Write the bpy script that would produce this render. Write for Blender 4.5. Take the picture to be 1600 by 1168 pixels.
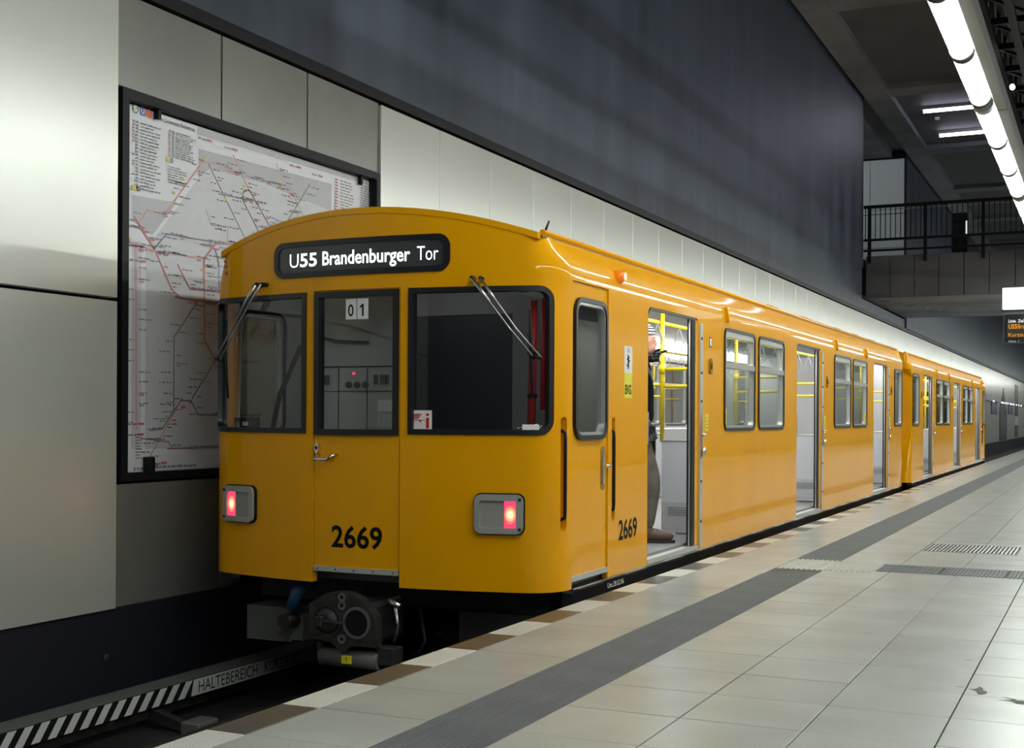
import bpy, bmesh, math, random
from mathutils import Vector, Matrix, geometry
random.seed(7)
for o in list(bpy.data.objects): bpy.data.objects.remove(o)
SC = bpy.context.scene; COL = SC.collection
# ------------------------------------------------------------------ camera, world, exposure
F_PX, YAW, ROLL, SHIFT = 1995.0, .4375, .005, 68.0
cam = bpy.data.cameras.new('camera'); camo = bpy.data.objects.new('camera', cam); COL.objects.link(camo)
cam.sensor_width = 36; cam.lens = F_PX/1600*36; cam.shift_y = SHIFT/1600; cam.clip_end = 400; cam.clip_start = .05
fw = Vector((-math.sin(YAW), math.cos(YAW), 0)); rt = Vector((math.cos(YAW), math.sin(YAW), 0)); up = Vector((0, 0, 1))
cr, sr = math.cos(ROLL), math.sin(ROLL)
r2 = cr*rt+sr*up; u2 = -sr*rt+cr*up
camo.matrix_world = Matrix(((r2.x, u2.x, -fw.x, 0), (r2.y, u2.y, -fw.y, 0), (r2.z, u2.z, -fw.z, 1.2), (0, 0, 0, 1)))
SC.camera = camo
W = bpy.data.worlds.new('world'); SC.world = W; W.use_nodes = True
W.node_tree.nodes['Background'].inputs[0].default_value = (.6, .7, .85, 1)
W.node_tree.nodes['Background'].inputs[1].default_value = .02
vs = SC.view_settings; vs.view_transform = 'Standard'; vs.look = 'None'; vs.gamma = 1; vs.use_curve_mapping = False
vs.exposure = 0.0
TUBE = 32.5          # strength of the platform tube lights
CARLIGHT = 13.0       # light strips inside the cars

# ------------------------------------------------------------------ materials
def srgb(r, g, b):
    f = lambda c: (c/255/12.92 if c <= 10 else ((c/255+.055)/1.055)**2.4)
    return (f(r), f(g), f(b), 1)
MATS = {}
def mat(name, col, rough=.5, metal=0, coat=0, emit=None, est=0, spec=.5):
    m = bpy.data.materials.new(name); m.use_nodes = True; MATS[name] = m
    b = m.node_tree.nodes['Principled BSDF']
    b.inputs['Base Color'].default_value = col; b.inputs['Roughness'].default_value = rough
    b.inputs['Metallic'].default_value = metal; b.inputs['Coat Weight'].default_value = coat
    b.inputs['Coat Roughness'].default_value = .05
    b.inputs['Specular IOR Level'].default_value = spec
    if emit: b.inputs['Emission Color'].default_value = emit; b.inputs['Emission Strength'].default_value = est
    return m
def vary(m, c2, scale=(1, 1, 1), detail=4, lo=.35, hi=.65, rough=None, bump=0, noise=1.0, coord='Object'):
    """mix base colour with c2 by a stretched noise; optional roughness range and bump"""
    nt = m.node_tree; N, L = nt.nodes, nt.links; b = N['Principled BSDF']
    tc = N.new('ShaderNodeTexCoord'); mp = N.new('ShaderNodeMapping'); mp.inputs['Scale'].default_value = scale
    nz = N.new('ShaderNodeTexNoise'); nz.inputs['Detail'].default_value = detail; nz.inputs['Scale'].default_value = noise
    L.new(tc.outputs[coord], mp.inputs[0]); L.new(mp.outputs[0], nz.inputs[0])
    rp = N.new('ShaderNodeValToRGB'); rp.color_ramp.elements[0].position = lo; rp.color_ramp.elements[1].position = hi
    rp.color_ramp.elements[0].color = b.inputs['Base Color'].default_value; rp.color_ramp.elements[1].color = c2
    L.new(nz.outputs[0], rp.inputs[0]); L.new(rp.outputs[0], b.inputs['Base Color'])
    if rough:
        mr = N.new('ShaderNodeMapRange'); mr.inputs[3].default_value, mr.inputs[4].default_value = rough
        L.new(nz.outputs[0], mr.inputs[0]); L.new(mr.outputs[0], b.inputs['Roughness'])
    if bump:
        bp = N.new('ShaderNodeBump'); bp.inputs['Strength'].default_value = bump; bp.inputs['Distance'].default_value = .01
        L.new(nz.outputs[0], bp.inputs['Height']); L.new(bp.outputs[0], b.inputs['Normal'])
    return m
Y_ = mat('yellow_paint', (.80, .360, .001, 1), .35, coat=.45, spec=.03); vary(Y_, (.77, .342, .001, 1), (1, 1, .25), noise=2.5)
DARKY = mat('dark_yellow_shade', (.30, .14, .002, 1), .5)  # darker yellow: shade painted into gutter gap and lock recess, plain colour elsewhere
RUB = mat('black_rubber', (.008, .008, .011, 1), .35)
BLK = mat('black_paint', (.008, .008, .011, 1), .5, spec=.2)
GLOSSK = mat('black_gloss', (.012, .012, .016, 1), .12, coat=1.0, spec=1.0)
STEEL = mat('brushed_steel', (.55, .55, .54, 1), .3, 1)
CHROME = mat('chrome', (.75, .75, .74, 1), .15, 1)
ALU = mat('aluminium', (.55, .55, .54, 1), .38, .9)
BEZ = mat('bezel_grey', (.36, .36, .35, 1), .4, .25)
SILV = mat('silver_strip', (.5, .5, .48, 1), .45, .3)
IRON = mat('cast_iron', (.035, .032, .032, 1), .45, .5); vary(IRON, (.07, .065, .06, 1), noise=9)
DIRT = mat('underframe', (.012, .012, .014, 1), .6); vary(DIRT, (.03, .028, .028, 1), noise=5)
PANEL = mat('wall_panel_enamel', (.58, .59, .55, 1), .3, .35, coat=.3); PANEL.node_tree.nodes['Principled BSDF'].inputs['Coat Roughness'].default_value = .22; vary(PANEL, (.55, .56, .52, 1), (1, .6, .6), noise=1.1, rough=(.27, .34))
PANELD = mat('case_panel_grey', (.22, .22, .205, 1), .34, .35); vary(PANELD, (.19, .19, .18, 1), noise=1.2)
SLATE = mat('slate_blue_wall', (.030, .039, .062, 1), .55); vary(SLATE, (.078, .096, .14, 1), (1, .9, .16), 8, .3, .72, (.45, .6), .15, noise=1.6)
NAVY = mat('navy_base', (.010, .011, .020, 1), .55)
CEILM = mat('ceiling_grey', (.070, .070, .082, 1), .7); vary(CEILM, (.09, .09, .104, 1), noise=.8)
BEAMM = mat('beam_grey', (.20, .21, .235, 1), .7); vary(BEAMM, (.12, .125, .145, 1), noise=.6)
WHITEP = mat('white_wall_panel', (.62, .66, .66, 1), .4)
GRAN = mat('granite_tile', (.36, .355, .315, 1), .32)
def granite(m, a, b, c, rough=(.3, .42)):
    nt = m.node_tree; N, L = nt.nodes, nt.links; bs = N['Principled BSDF']
    tc = N.new('ShaderNodeTexCoord')
    g = N.new('ShaderNodeNewGeometry')
    n1 = N.new('ShaderNodeTexNoise'); n1.inputs['Scale'].default_value = 2.2; n1.inputs['Detail'].default_value = 5
    n2 = N.new('ShaderNodeTexNoise'); n2.inputs['Scale'].default_value = 170; n2.inputs['Detail'].default_value = 2
    L.new(g.outputs['Position'], n1.inputs[0]); L.new(g.outputs['Position'], n2.inputs[0])
    r1 = N.new('ShaderNodeValToRGB'); r1.color_ramp.elements[0].color = a; r1.color_ramp.elements[1].color = b
    r1.color_ramp.elements[0].position = .35; r1.color_ramp.elements[1].position = .65
    r2_ = N.new('ShaderNodeValToRGB'); r2_.color_ramp.elements[0].color = (*c[:3], 1); r2_.color_ramp.elements[1].color = (1, 1, 1, 1)
    r2_.color_ramp.elements[0].position = .36; r2_.color_ramp.elements[1].position = .5
    mx = N.new('ShaderNodeMix'); mx.data_type = 'RGBA'; mx.blend_type = 'MULTIPLY'; mx.inputs[0].default_value = .8
    oi = N.new('ShaderNodeObjectInfo'); mr = N.new('ShaderNodeMapRange'); mr.inputs[3].default_value = .93; mr.inputs[4].default_value = 1.05
    mx2 = N.new('ShaderNodeMix'); mx2.data_type = 'RGBA'; mx2.blend_type = 'MULTIPLY'; mx2.inputs[0].default_value = 1
    L.new(n1.outputs[0], r1.inputs[0]); L.new(n2.outputs[0], r2_.inputs[0])
    L.new(r1.outputs[0], mx.inputs[6]); L.new(r2_.outputs[0], mx.inputs[7])
    L.new(oi.outputs['Random'], mr.inputs[0]); L.new(mr.outputs[0], mx2.inputs[7]); L.new(mx.outputs[2], mx2.inputs[6])
    L.new(mx2.outputs[2], bs.inputs['Base Color'])
    rr_ = N.new('ShaderNodeMapRange'); rr_.inputs[3].default_value, rr_.inputs[4].default_value = rough
    L.new(n1.outputs[0], rr_.inputs[0]); L.new(rr_.outputs[0], bs.inputs['Roughness'])
granite(GRAN, (.40, .425, .405, 1), (.33, .348, .325, 1), (.72, .72, .70, 1), (.26, .32))
EDGEW = mat('white_edge_stone', (.6, .6, .55, 1), .4); granite(EDGEW, (.66, .65, .59, 1), (.58, .57, .52, 1), (.45, .43, .4, 1), (.3, .4))
EDGED = mat('dark_edge_stone', (.085, .079, .068, 1), .35); granite(EDGED, (.085, .079, .068, 1), (.07, .066, .057, 1), (.7, .7, .7, 1), (.25, .35))
JOINT = mat('joint_grey', (.10, .098, .09, 1), .8)
TACT = mat('tactile_grey', (.085, .09, .095, 1), .5); vary(TACT, (.105, .11, .115, 1), noise=3)
TACTL = mat('tactile_light', (.40, .395, .35, 1), .45)
STAIN = mat('stain', (.07, .065, .055, 1), .6)
LINING = mat('car_lining', (.42, .43, .44, 1), .4)
CEILC = mat('car_ceiling', (.33, .34, .34, 1), .45)
CARF = mat('car_floor', (.17, .175, .18, 1), .5)
PARTW = mat('partition_white', (.52, .54, .57, 1), .3)
CABIN = mat('cab_grey', (.24, .24, .26, 1), .5)
CABD = mat('cab_dark', (.02, .023, .03, 1), .5)
POLE = mat('yellow_pole', (.80, .62, .01, 1), .25)
SEAT = mat('seat_fabric', (.03, .028, .035, 1), .8)
WHT = mat('white', (.75, .75, .75, 1), .5)
REDM = mat('red', (.55, .02, .02, 1), .4)
LYEL = mat('lemon_yellow', (.75, .68, .02, 1), .4)
INKM = mat('ink', (.008, .008, .009, 1), .6, spec=.1)
ORAN = mat('orange_lens', (.75, .18, .01, 1), .15, emit=(1, .25, .02, 1), est=.25)
BLUEH = mat('blue_hose', (.02, .07, .16, 1), .45)
CYLG = mat('grey_green', (.10, .105, .10, 1), .5)
def glass(name, tint, ior=1.5, rough=0.0):
    m = bpy.data.materials.new(name); m.use_nodes = True; MATS[name] = m
    nt = m.node_tree; N, L = nt.nodes, nt.links; N.clear()
    out = N.new('ShaderNodeOutputMaterial'); mx = N.new('ShaderNodeMixShader'); t = N.new('ShaderNodeBsdfTransparent')
    g = N.new('ShaderNodeBsdfGlossy'); g.inputs['Roughness'].default_value = rough
    lw = N.new('ShaderNodeLayerWeight'); pw = N.new('ShaderNodeMath'); pw.operation = 'POWER'; pw.inputs[1].default_value = 4.5
    fr = N.new('ShaderNodeMath'); fr.operation = 'MULTIPLY_ADD'; f0 = ((ior-1)/(ior+1))**2; fr.inputs[1].default_value = 1-f0; fr.inputs[2].default_value = f0
    L.new(lw.outputs['Facing'], pw.inputs[0]); L.new(pw.outputs[0], fr.inputs[0])
    t.inputs[0].default_value = tint
    L.new(fr.outputs[0], mx.inputs[0]); L.new(t.outputs[0], mx.inputs[1]); L.new(g.outputs[0], mx.inputs[2]); L.new(mx.outputs[0], out.inputs[0])
    return m
GLASS = glass('window_glass', (.86, .90, .89, 1), 1.65)
GLASSF = glass('windscreen_glass', (.86, .88, .88, 1), 1.55)
def emis(name, col, s):
    m = bpy.data.materials.new(name); m.use_nodes = True; MATS[name] = m
    nt = m.node_tree; N, L = nt.nodes, nt.links; N.clear()
    out = N.new('ShaderNodeOutputMaterial'); e = N.new('ShaderNodeEmission'); e.inputs[0].default_value = col; e.inputs[1].default_value = s
    L.new(e.outputs[0], out.inputs[0]); return m
TUBEM = emis('tube_glow', (.95, 1, .93, 1), TUBE)
STRIPM = emis('strip_glow', (.85, .83, 1, 1), 12)
CARL = emis('car_light_glow', (1, .99, .95, 1), CARLIGHT)
SIGNL = emis('sign_letters', (.92, .95, 1, 1), 2.2)
REDL = emis('rear_light_red', (1, .05, .12, 1), 1.5)
REDB = emis('rear_light_bulb', (1, .62, .20, 1), 3.5); GLOW1 = emis('rear_glow_outer', (1, .12, .12, 1), 1.8); GLOW2 = emis('rear_glow_inner', (1, .28, .12, 1), 2.2)
BOXL = emis('light_box', (.9, 1, .95, 1), 1.6)
AMB = emis('amber_led', (1, .42, .02, 1), .75)
DISPW = emis('display_white', (1, 1, 1, 1), .8)
LAMPW = emis('lamp_white', (1, 1, .95, 1), 2.5)

# ------------------------------------------------------------------ mesh helpers
def link(name, me, parent=None, loc=None, **props):
    o = bpy.data.objects.new(name, me); COL.objects.link(o)
    if parent: o.parent = parent
    if loc is not None: o.location = loc
    for k, v in props.items(): o[k] = v
    return o
def thing(name, label, cat, loc=(0, 0, 0), rz=0, group=None):
    o = bpy.data.objects.new(name, None); COL.objects.link(o); o.location = loc; o.rotation_euler = (0, 0, rz)
    o.empty_display_size = .2
    o['label'] = label; o['category'] = cat
    if group: o['group'] = group
    return o
def copy_tree(o, parent=None):
    c = o.copy(); COL.objects.link(c); c.parent = parent
    for ch in o.children: copy_tree(ch, c)
    return c
class MB:
    def __init__(s): s.v = []; s.f = []; s.sm = []
    def add(s, vs, fs, smooth=False):
        n = len(s.v); s.v += [tuple(p) for p in vs]; s.f += [tuple(i+n for i in f) for f in fs]; s.sm += [smooth]*len(fs); return s
    def box(s, a, b):
        x0, y0, z0 = a; x1, y1, z1 = b
        return s.add([(x0, y0, z0), (x1, y0, z0), (x1, y1, z0), (x0, y1, z0), (x0, y0, z1), (x1, y0, z1), (x1, y1, z1), (x0, y1, z1)],
                     [(0, 3, 2, 1), (4, 5, 6, 7), (0, 1, 5, 4), (1, 2, 6, 5), (2, 3, 7, 6), (3, 0, 4, 7)])
    def bev(s, a, b, c=.004):
        """box whose edges are chamfered by c"""
        x0, y0, z0 = a; x1, y1, z1 = b
        P = []
        for z, i in ((z0, c), (z0+c, 0), (z1-c, 0), (z1, c)):
            P += [(x0+i, y0+c if i else y0+c, z), (x0+c if not i else x0+c, y0+i, z), (x1-c, y0+i, z), (x1-i, y0+c, z),
                  (x1-i, y1-c, z), (x1-c, y1-i, z), (x0+c, y1-i, z), (x0+i, y1-c, z)]
        fs = [tuple(range(7, -1, -1)), tuple(range(24, 32))]
        for k in range(3):
            for j in range(8): fs.append((8*k+j, 8*k+(j+1) % 8, 8*k+8+(j+1) % 8, 8*k+8+j))
        return s.add(P, fs)
    def tube(s, pts, r, n=10, smooth=True, cap=True):
        pts = [Vector(p) for p in pts]; rings = []; m = len(pts)
        rad = r if isinstance(r, (list, tuple)) else [r]*m
        prev = None
        for i, p in enumerate(pts):
            d = (pts[min(i+1, m-1)]-pts[max(i-1, 0)]).normalized()
            a = prev if prev is not None else (Vector((0, 0, 1)) if abs(d.z) < .9 else Vector((1, 0, 0)))
            e1 = (a-d*a.dot(d)).normalized(); e2 = d.cross(e1); prev = e1
            rings += [p+rad[i]*(math.cos(2*math.pi*k/n)*e1+math.sin(2*math.pi*k/n)*e2) for k in range(n)]
        fs = [(i*n+k, i*n+(k+1) % n, (i+1)*n+(k+1) % n, (i+1)*n+k) for i in range(m-1) for k in range(n)]
        s.add(rings, fs, smooth)
        if cap:
            L = len(s.v)-m*n
            s.f += [tuple(L+k for k in range(n-1, -1, -1)), tuple(L+(m-1)*n+k for k in range(n))]; s.sm += [False, False]
        return s
    def prism(s, poly, x0, x1, axis='x'):
        """polygon (2-D) extruded along an axis: 'x' poly=(y,z); 'y' poly=(x,z); 'z' poly=(x,y)"""
        n = len(poly)
        mk = {'x': lambda t, p: (t, p[0], p[1]), 'y': lambda t, p: (p[0], t, p[1]), 'z': lambda t, p: (p[0], p[1], t)}[axis]
        vs = [mk(x0, p) for p in poly]+[mk(x1, p) for p in poly]
        return s.add(vs, [tuple(range(n)), tuple(range(2*n-1, n-1, -1))]+[(i, i+n, (i+1) % n+n, (i+1) % n) for i in range(n)])
    def mesh(s, name, m):
        me = bpy.data.meshes.new(name); me.from_pydata(s.v, [], s.f)
        for p, q in zip(me.polygons, s.sm): p.use_smooth = q
        if m: me.materials.append(m)
        bm = bmesh.new(); bm.from_mesh(me); bmesh.ops.recalc_face_normals(bm, faces=bm.faces); bm.to_mesh(me); bm.free()
        me.update(); return me
    def obj(s, name, m, parent=None, loc=None, **props): return link(name, s.mesh(name, m), parent, loc, **props)
def rr(u0, u1, v0, v1, r, n=6, corners=(1, 1, 1, 1)):
    """rounded rectangle outline, corners BL BR TR TL"""
    P = []
    for (cu, cv, a0, k) in ((u0+r, v0+r, 180, 0), (u1-r, v0+r, 270, 1), (u1-r, v1-r, 0, 2), (u0+r, v1-r, 90, 3)):
        if corners[k]:
            P += [(cu+r*math.cos(math.radians(a0+90*i/n)), cv+r*math.sin(math.radians(a0+90*i/n))) for i in range(n+1)]
        else: P.append(((u0, u1, u1, u0)[k], (v0, v0, v1, v1)[k]))
    return P
def inside(p, poly):
    x, y = p; c = False; n = len(poly)
    for i in range(n):
        x1, y1 = poly[i]; x2, y2 = poly[(i+1) % n]
        if (y1 > y) != (y2 > y) and x < (x2-x1)*(y-y1)/(y2-y1)+x1: c = not c
    return c
def near(p, poly, e):
    x, y = p
    for i in range(len(poly)):
        x1, y1 = poly[i]; x2, y2 = poly[(i+1) % len(poly)]
        dx, dy = x2-x1, y2-y1; L = dx*dx+dy*dy
        t = max(0, min(1, ((x-x1)*dx+(y-y1)*dy)/L)) if L else 0
        if (x-x1-t*dx)**2+(y-y1-t*dy)**2 < e*e: return True
    return False
def densify(poly, us):
    """add vertices where the outline crosses the grid's u values, so the skin follows the curve"""
    out = []
    for i in range(len(poly)):
        a, b = poly[i], poly[(i+1) % len(poly)]; out.append(a)
        if abs(b[0]-a[0]) > 1e-6:
            ts = sorted((u-a[0])/(b[0]-a[0]) for u in us if min(a[0], b[0])+1e-3 < u < max(a[0], b[0])-1e-3)
            out += [(a[0]+t*(b[0]-a[0]), a[1]+t*(b[1]-a[1])) for t in ts]
    return out
def skin(name, mp, outer, holes, d0, d1, m, parent=None, us=(), vs=(), loc=None):
    """a shell: outline with holes in (u,v), mapped to 3-D by mp(u,v,depth), from depth d0 (outside) to d1"""
    outer = densify(outer, us); holes = [densify(h, us) for h in holes]
    V, E = [], []
    for poly in [outer]+holes:
        n = len(V); V += [Vector(p) for p in poly]; E += [(n+i, n+(i+1) % len(poly)) for i in range(len(poly))]
    for u in us:
        for v in vs:
            p = (u, v)
            if inside(p, outer) and not any(inside(p, h) for h in holes) and not any(near(p, q, .012) for q in [outer]+holes): V.append(Vector(p))
    rv, re, rf, *_ = geometry.delaunay_2d_cdt(V, E, [], 0, 1e-6)
    tri = []
    for f in rf:
        c = (sum(rv[i].x for i in f)/3, sum(rv[i].y for i in f)/3)
        if inside(c, outer) and not any(inside(c, h) for h in holes): tri.append(list(f))
    n = len(rv)
    P = [mp(p.x, p.y, d0) for p in rv]+[mp(p.x, p.y, d1) for p in rv]
    fs = [tuple(f) for f in tri]+[tuple(i+n for i in reversed(f)) for f in tri]; ns = len(fs)
    cnt = {}
    for f in tri:
        for i in range(3):
            e = (f[i], f[(i+1) % 3]); cnt[tuple(sorted(e))] = None if tuple(sorted(e)) in cnt else e
    for e in cnt.values():
        if e: fs.append((e[1], e[0], e[0]+n, e[1]+n))
    me = bpy.data.meshes.new(name); me.from_pydata(P, [], fs)
    for i, p in enumerate(me.polygons): p.use_smooth = True
    bm = bmesh.new(); bm.from_mesh(me); bmesh.ops.delete(bm, geom=[v for v in bm.verts if not v.link_faces], context='VERTS')
    bmesh.ops.recalc_face_normals(bm, faces=bm.faces); bm.to_mesh(me); bm.free()
    me.set_sharp_from_angle(angle=math.radians(35))
    me.materials.append(m); me.update()
    return link(name, me, parent, loc)
_txt = {}
def text_geo(body, bold=0.0):
    k = (body, bold)
    if k not in _txt:
        cu = bpy.data.curves.new('t', 'FONT'); cu.body = body; cu.size = 1; cu.offset = bold; cu.resolution_u = 3
        o = bpy.data.objects.new('t', cu); COL.objects.link(o)
        dg = bpy.context.evaluated_depsgraph_get(); dg.update()
        me = bpy.data.meshes.new_from_object(o.evaluated_get(dg))
        vs = [tuple(v.co) for v in me.vertices]; fs = [tuple(p.vertices) for p in me.polygons]
        bpy.data.objects.remove(o); bpy.data.curves.remove(cu); bpy.data.meshes.remove(me)
        x0 = min(v[0] for v in vs); x1 = max(v[0] for v in vs); y0 = min(v[1] for v in vs); y1 = max(v[1] for v in vs)
        _txt[k] = ([((v[0]-x0)/(x1-x0), (v[1]-y0)/(y1-y0)) for v in vs], fs)
    return _txt[k]
def text(name, body, mp, u0, u1, v0, v1, d, m, parent, bold=0.0):
    vs, fs = text_geo(body, bold)
    me = bpy.data.meshes.new(name)
    me.from_pydata([mp(u0+a*(u1-u0), v0+b*(v1-v0), d) for a, b in vs], [], fs); me.materials.append(m); me.update()
    return link(name, me, parent)

# ================================================================== SETTING
EDGE = -3.13; WALLX = -6.5; T = .4875; YJ = 4.44   # platform edge, wall plane, tile pitch, one cross joint
Y_MIN, Y_MAX = 2.5, 130.0
floor = link('floor', MB().box((EDGE, -6, -1.15), (4.5, Y_MAX, -.012)).mesh('floor', JOINT), kind='structure')
# tile columns right of the safety strip
cols = [(-2.945, -2.435), (-2.052, -1.557), (-1.557, -1.066), (-1.066, -.575), (-.575, -.085), (-.085, .405), (.405, .895)]
tile_mesh = {}
def tile_me(w, l, key, m, c=.0012, h=.02):
    k = (key, round(w, 3), round(l, 3))
    if k not in tile_mesh:
        tile_mesh[k] = MB().bev((-w/2, -l/2, -h), (w/2, l/2, 0), c).mesh(key, m)
    return tile_mesh[k]
n0 = -4
GAP = .006
stuff = MB()
def in_grate(x0, x1, y0, y1):
    for gx0, gx1, gy0, gy1 in ((-1.69, .9, 10.36, 10.9), (-1.555, -.745, 12.15, 12.95)):
        if x0 < gx1-.01 and x1 > gx0+.01 and y0 < gy1-.01 and y1 > gy0+.01: return (gx0, gx1, gy0, gy1)
    return None
def tile_rects(x0, x1, y0, y1):
    """a tile cut back where a grate lies in it"""
    for gx0, gx1, gy0, gy1 in ((-1.69, .9, 10.36, 10.9), (-1.555, -.745, 12.15, 12.95)):
        if x0 < gx1-.01 and x1 > gx0+.01 and y0 < gy1-.01 and y1 > gy0+.01:
            out = []
            if gy0-y0 > .03: out.append((x0, x1, y0, gy0))
            if y1-gy1 > .03: out.append((x0, x1, gy1, y1))
            a, b = max(y0, gy0), min(y1, gy1)
            if gx0-x0 > .03: out.append((x0, gx0, a, b))
            if x1-gx1 > .03: out.append((gx1, x1, a, b))
            return out
    return [(x0, x1, y0, y1)]
for (x0, x1) in cols:
    for k in range(n0, int((Y_MAX-YJ)/T)):
        y0 = YJ+k*T; y1 = y0+T
        if k < 20:
            for a, b, c, d in tile_rects(x0, x1, y0, y1):
                w, l = b-a-GAP, d-c-GAP
                link('tile', tile_me(w, l, 'tile', GRAN), floor, ((a+b)/2, (c+d)/2, random.uniform(-.0006, .0006)))
        elif k < 120: stuff.box((x0+GAP/2, y0+GAP/2, -.012), (x1-GAP/2, y1-GAP/2, 0))
        elif k % 10 == 0: stuff.box((x0+GAP/2, y0+GAP/2, -.012), (x1-GAP/2, y0+10*T-GAP/2, 0))
for (x0, x1, y0, y1) in ((.895, 4.5, -6, 60), (-2.945, .895, -6, YJ+n0*T)): stuff.box((x0+.002, y0, -.012), (x1, y1-.004, 0))
stuff.obj('paving', GRAN, floor, kind='stuff')
# edge stones, alternately white and dark
for k in range(-6, 250):
    y0 = YJ+k*T-.01
    if k < 40:
        link('edge_stone', tile_me(-2.945-EDGE-GAP, T-GAP, 'edge_white' if k % 2 == 0 else 'edge_dark', EDGEW if k % 2 == 0 else EDGED),
             floor, ((EDGE-2.945)/2, y0+T/2, 0))
far_w, far_d = MB(), MB()
for k in range(40, 250):
    y0 = YJ+k*T-.01; (far_w if k % 2 == 0 else far_d).box((EDGE, y0+.002, -.012), (-2.947, y0+T-.002, 0))
far_w.obj('white_edging', EDGEW, floor, kind='stuff'); far_d.obj('dark_edging', EDGED, floor, kind='stuff')
# ribbed guiding strip
def ribbed(w, l, n, along='y', h=.006, base=.004):
    b = MB().box((-w/2, -l/2, -.012), (w/2, l/2, -base))
    S = w if along == 'y' else l; p = S/n
    for i in range(n):
        c = -S/2+(i+.5)*p; q = p*.3
        if along == 'y': b.add([(c-q, -l/2, -base), (c+q, -l/2, -base), (c+q*.6, -l/2, h-base), (c-q*.6, -l/2, h-base),
                                (c-q, l/2, -base), (c+q, l/2, -base), (c+q*.6, l/2, h-base), (c-q*.6, l/2, h-base)],
                               [(0, 1, 2, 3), (7, 6, 5, 4), (1, 5, 6, 2), (2, 6, 7, 3), (3, 7, 4, 0)])
    return b
tm = ribbed(.379, T-.002, 17).mesh('guide_slab', TACT)
for k in range(n0, 12): 
    y0 = YJ+k*T
    if y0+T < 10.24: link('guide_slab', tm, floor, (-2.2435, y0+T/2, 0))
for k in range(100): link('guide_slab', tm, floor, (-2.2435, 10.985+(k+.5)*T, 0))
MB().box((-2.433, 10.985+100*T, -.012), (-2.054, Y_MAX, .001)).obj('guide_strip', TACT, floor)
# light ribbed field and the dark cross strip
lm = ribbed(.252, .74, 6).mesh('field_slab', TACTL)
for i in range(3): link('field_slab', lm, floor, (-2.435+.252*(i+.5), 10.61, .001))
dm = ribbed(.468, .52, 16, h=.007).mesh('cross_slab', TACT)
for i in range(5): link('cross_slab', dm, floor, (-1.68+.49*(i+.5)-.005, 10.63, .001))
# steel floor grate
g = MB()
for i in range(24): g.box((-1.545+i*.0335, 12.165, -.012), (-1.545+i*.0335+.014, 12.935, .001))
for yy in (12.165, 12.42, 12.68, 12.925): g.box((-1.545, yy, -.012), (-.755, yy+.012, -.001))
g.obj('floor_grate', ALU, floor)
MB().box((-1.555, 12.15, -.0115), (-.745, 12.95, -.009)).obj('grate_pit', BLK, floor)
# stains on the paving
for (x, y, w, l, a) in ((-.52, 6.02, .05, .1, .4), (-.36, 5.86, .1, .09, .2), (-.60, 6.05, .025, .02, 0), (-.63, 6.75, .03, .02, 0)):
    P = [(x+w*(.55+.45*math.sin(3*t+a*9))*math.cos(t), y+l*(.55+.45*math.cos(2*t+a*5))*math.sin(t)) for t in [i*math.pi/10 for i in range(20)]]
    MB().add([(p[0], p[1], .0012) for p in P], [tuple(range(20))]).obj('stain', STAIN, floor)

# track bed, tunnel base under the wall panels
link('track_bed', MB().box((-7.2, -6, -1.15), (EDGE, Y_MAX, -1.0)).mesh('track_bed', DIRT), kind='structure')
wall = link('wall_left', MB().box((-7.2, -6, -1.0), (-6.66, Y_MAX, 4.38)).mesh('wall_left', NAVY), kind='structure')
MB().box((-6.66, -6, -1.0), (-6.53, Y_MAX, -.19)).obj('plinth', NAVY, wall)
MB().bev((-6.532, 7.07, -.56), (-6.52, 7.11, -.52)).obj('anchor', STEEL, wall)
def panel(y0, y1, z0, z1, m=PANEL, x=WALLX, name='panel'):
    return MB().bev((x-.09, y0+.006, z0), (x, y1-.006, z1), .004).obj(name, m, wall)
for k in range(7):
    y1 = 7.16-k*1.26; panel(y1-1.26, y1, -.195, 2.025); panel(y1-1.26, y1, 2.05, 4.29)
for y0, y1 in ((7.16, 8.372), (8.372, 9.594), (9.594, 10.825)):
    panel(y0+.01, y1, 3.60, 4.285, PANELD, -6.53, 'hood_panel'); panel(y0+.01, y1, -.195, .70, PANELD, -6.53, 'hood_panel')
yy = 10.825
while yy < 129:
    w = 1.222
    if not (83.5 < yy < 89 or 93 < yy < 96): pass
    panel(yy, yy+w, -.195, 4.27); yy += w
link('trim_1', MB().box((-6.75, -6, 4.30), (-6.49, Y_MAX, 4.40)).mesh('trim_1', BLK), kind='structure')  # black strip drawn for the shadow gap above the wall panels
upw = link('wall_upper', MB().box((-7.2, -6, 4.40), (-6.51, 37.8, 10.6)).mesh('wall_upper', SLATE), kind='structure')
MB().box((-7.2, 46.42, 4.40), (-6.45, Y_MAX, 10.35)).obj('slate_panel', SLATE, upw)
MB().box((-7.2, 37.8, 4.40), (-6.52, 46.42, 4.70)).obj('slate_panel', SLATE, upw)
MB().box((-6.7, 37.8, 5.9), (-6.515, 38.0, 10.6)).obj('end_post', BLK, upw)
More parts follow.
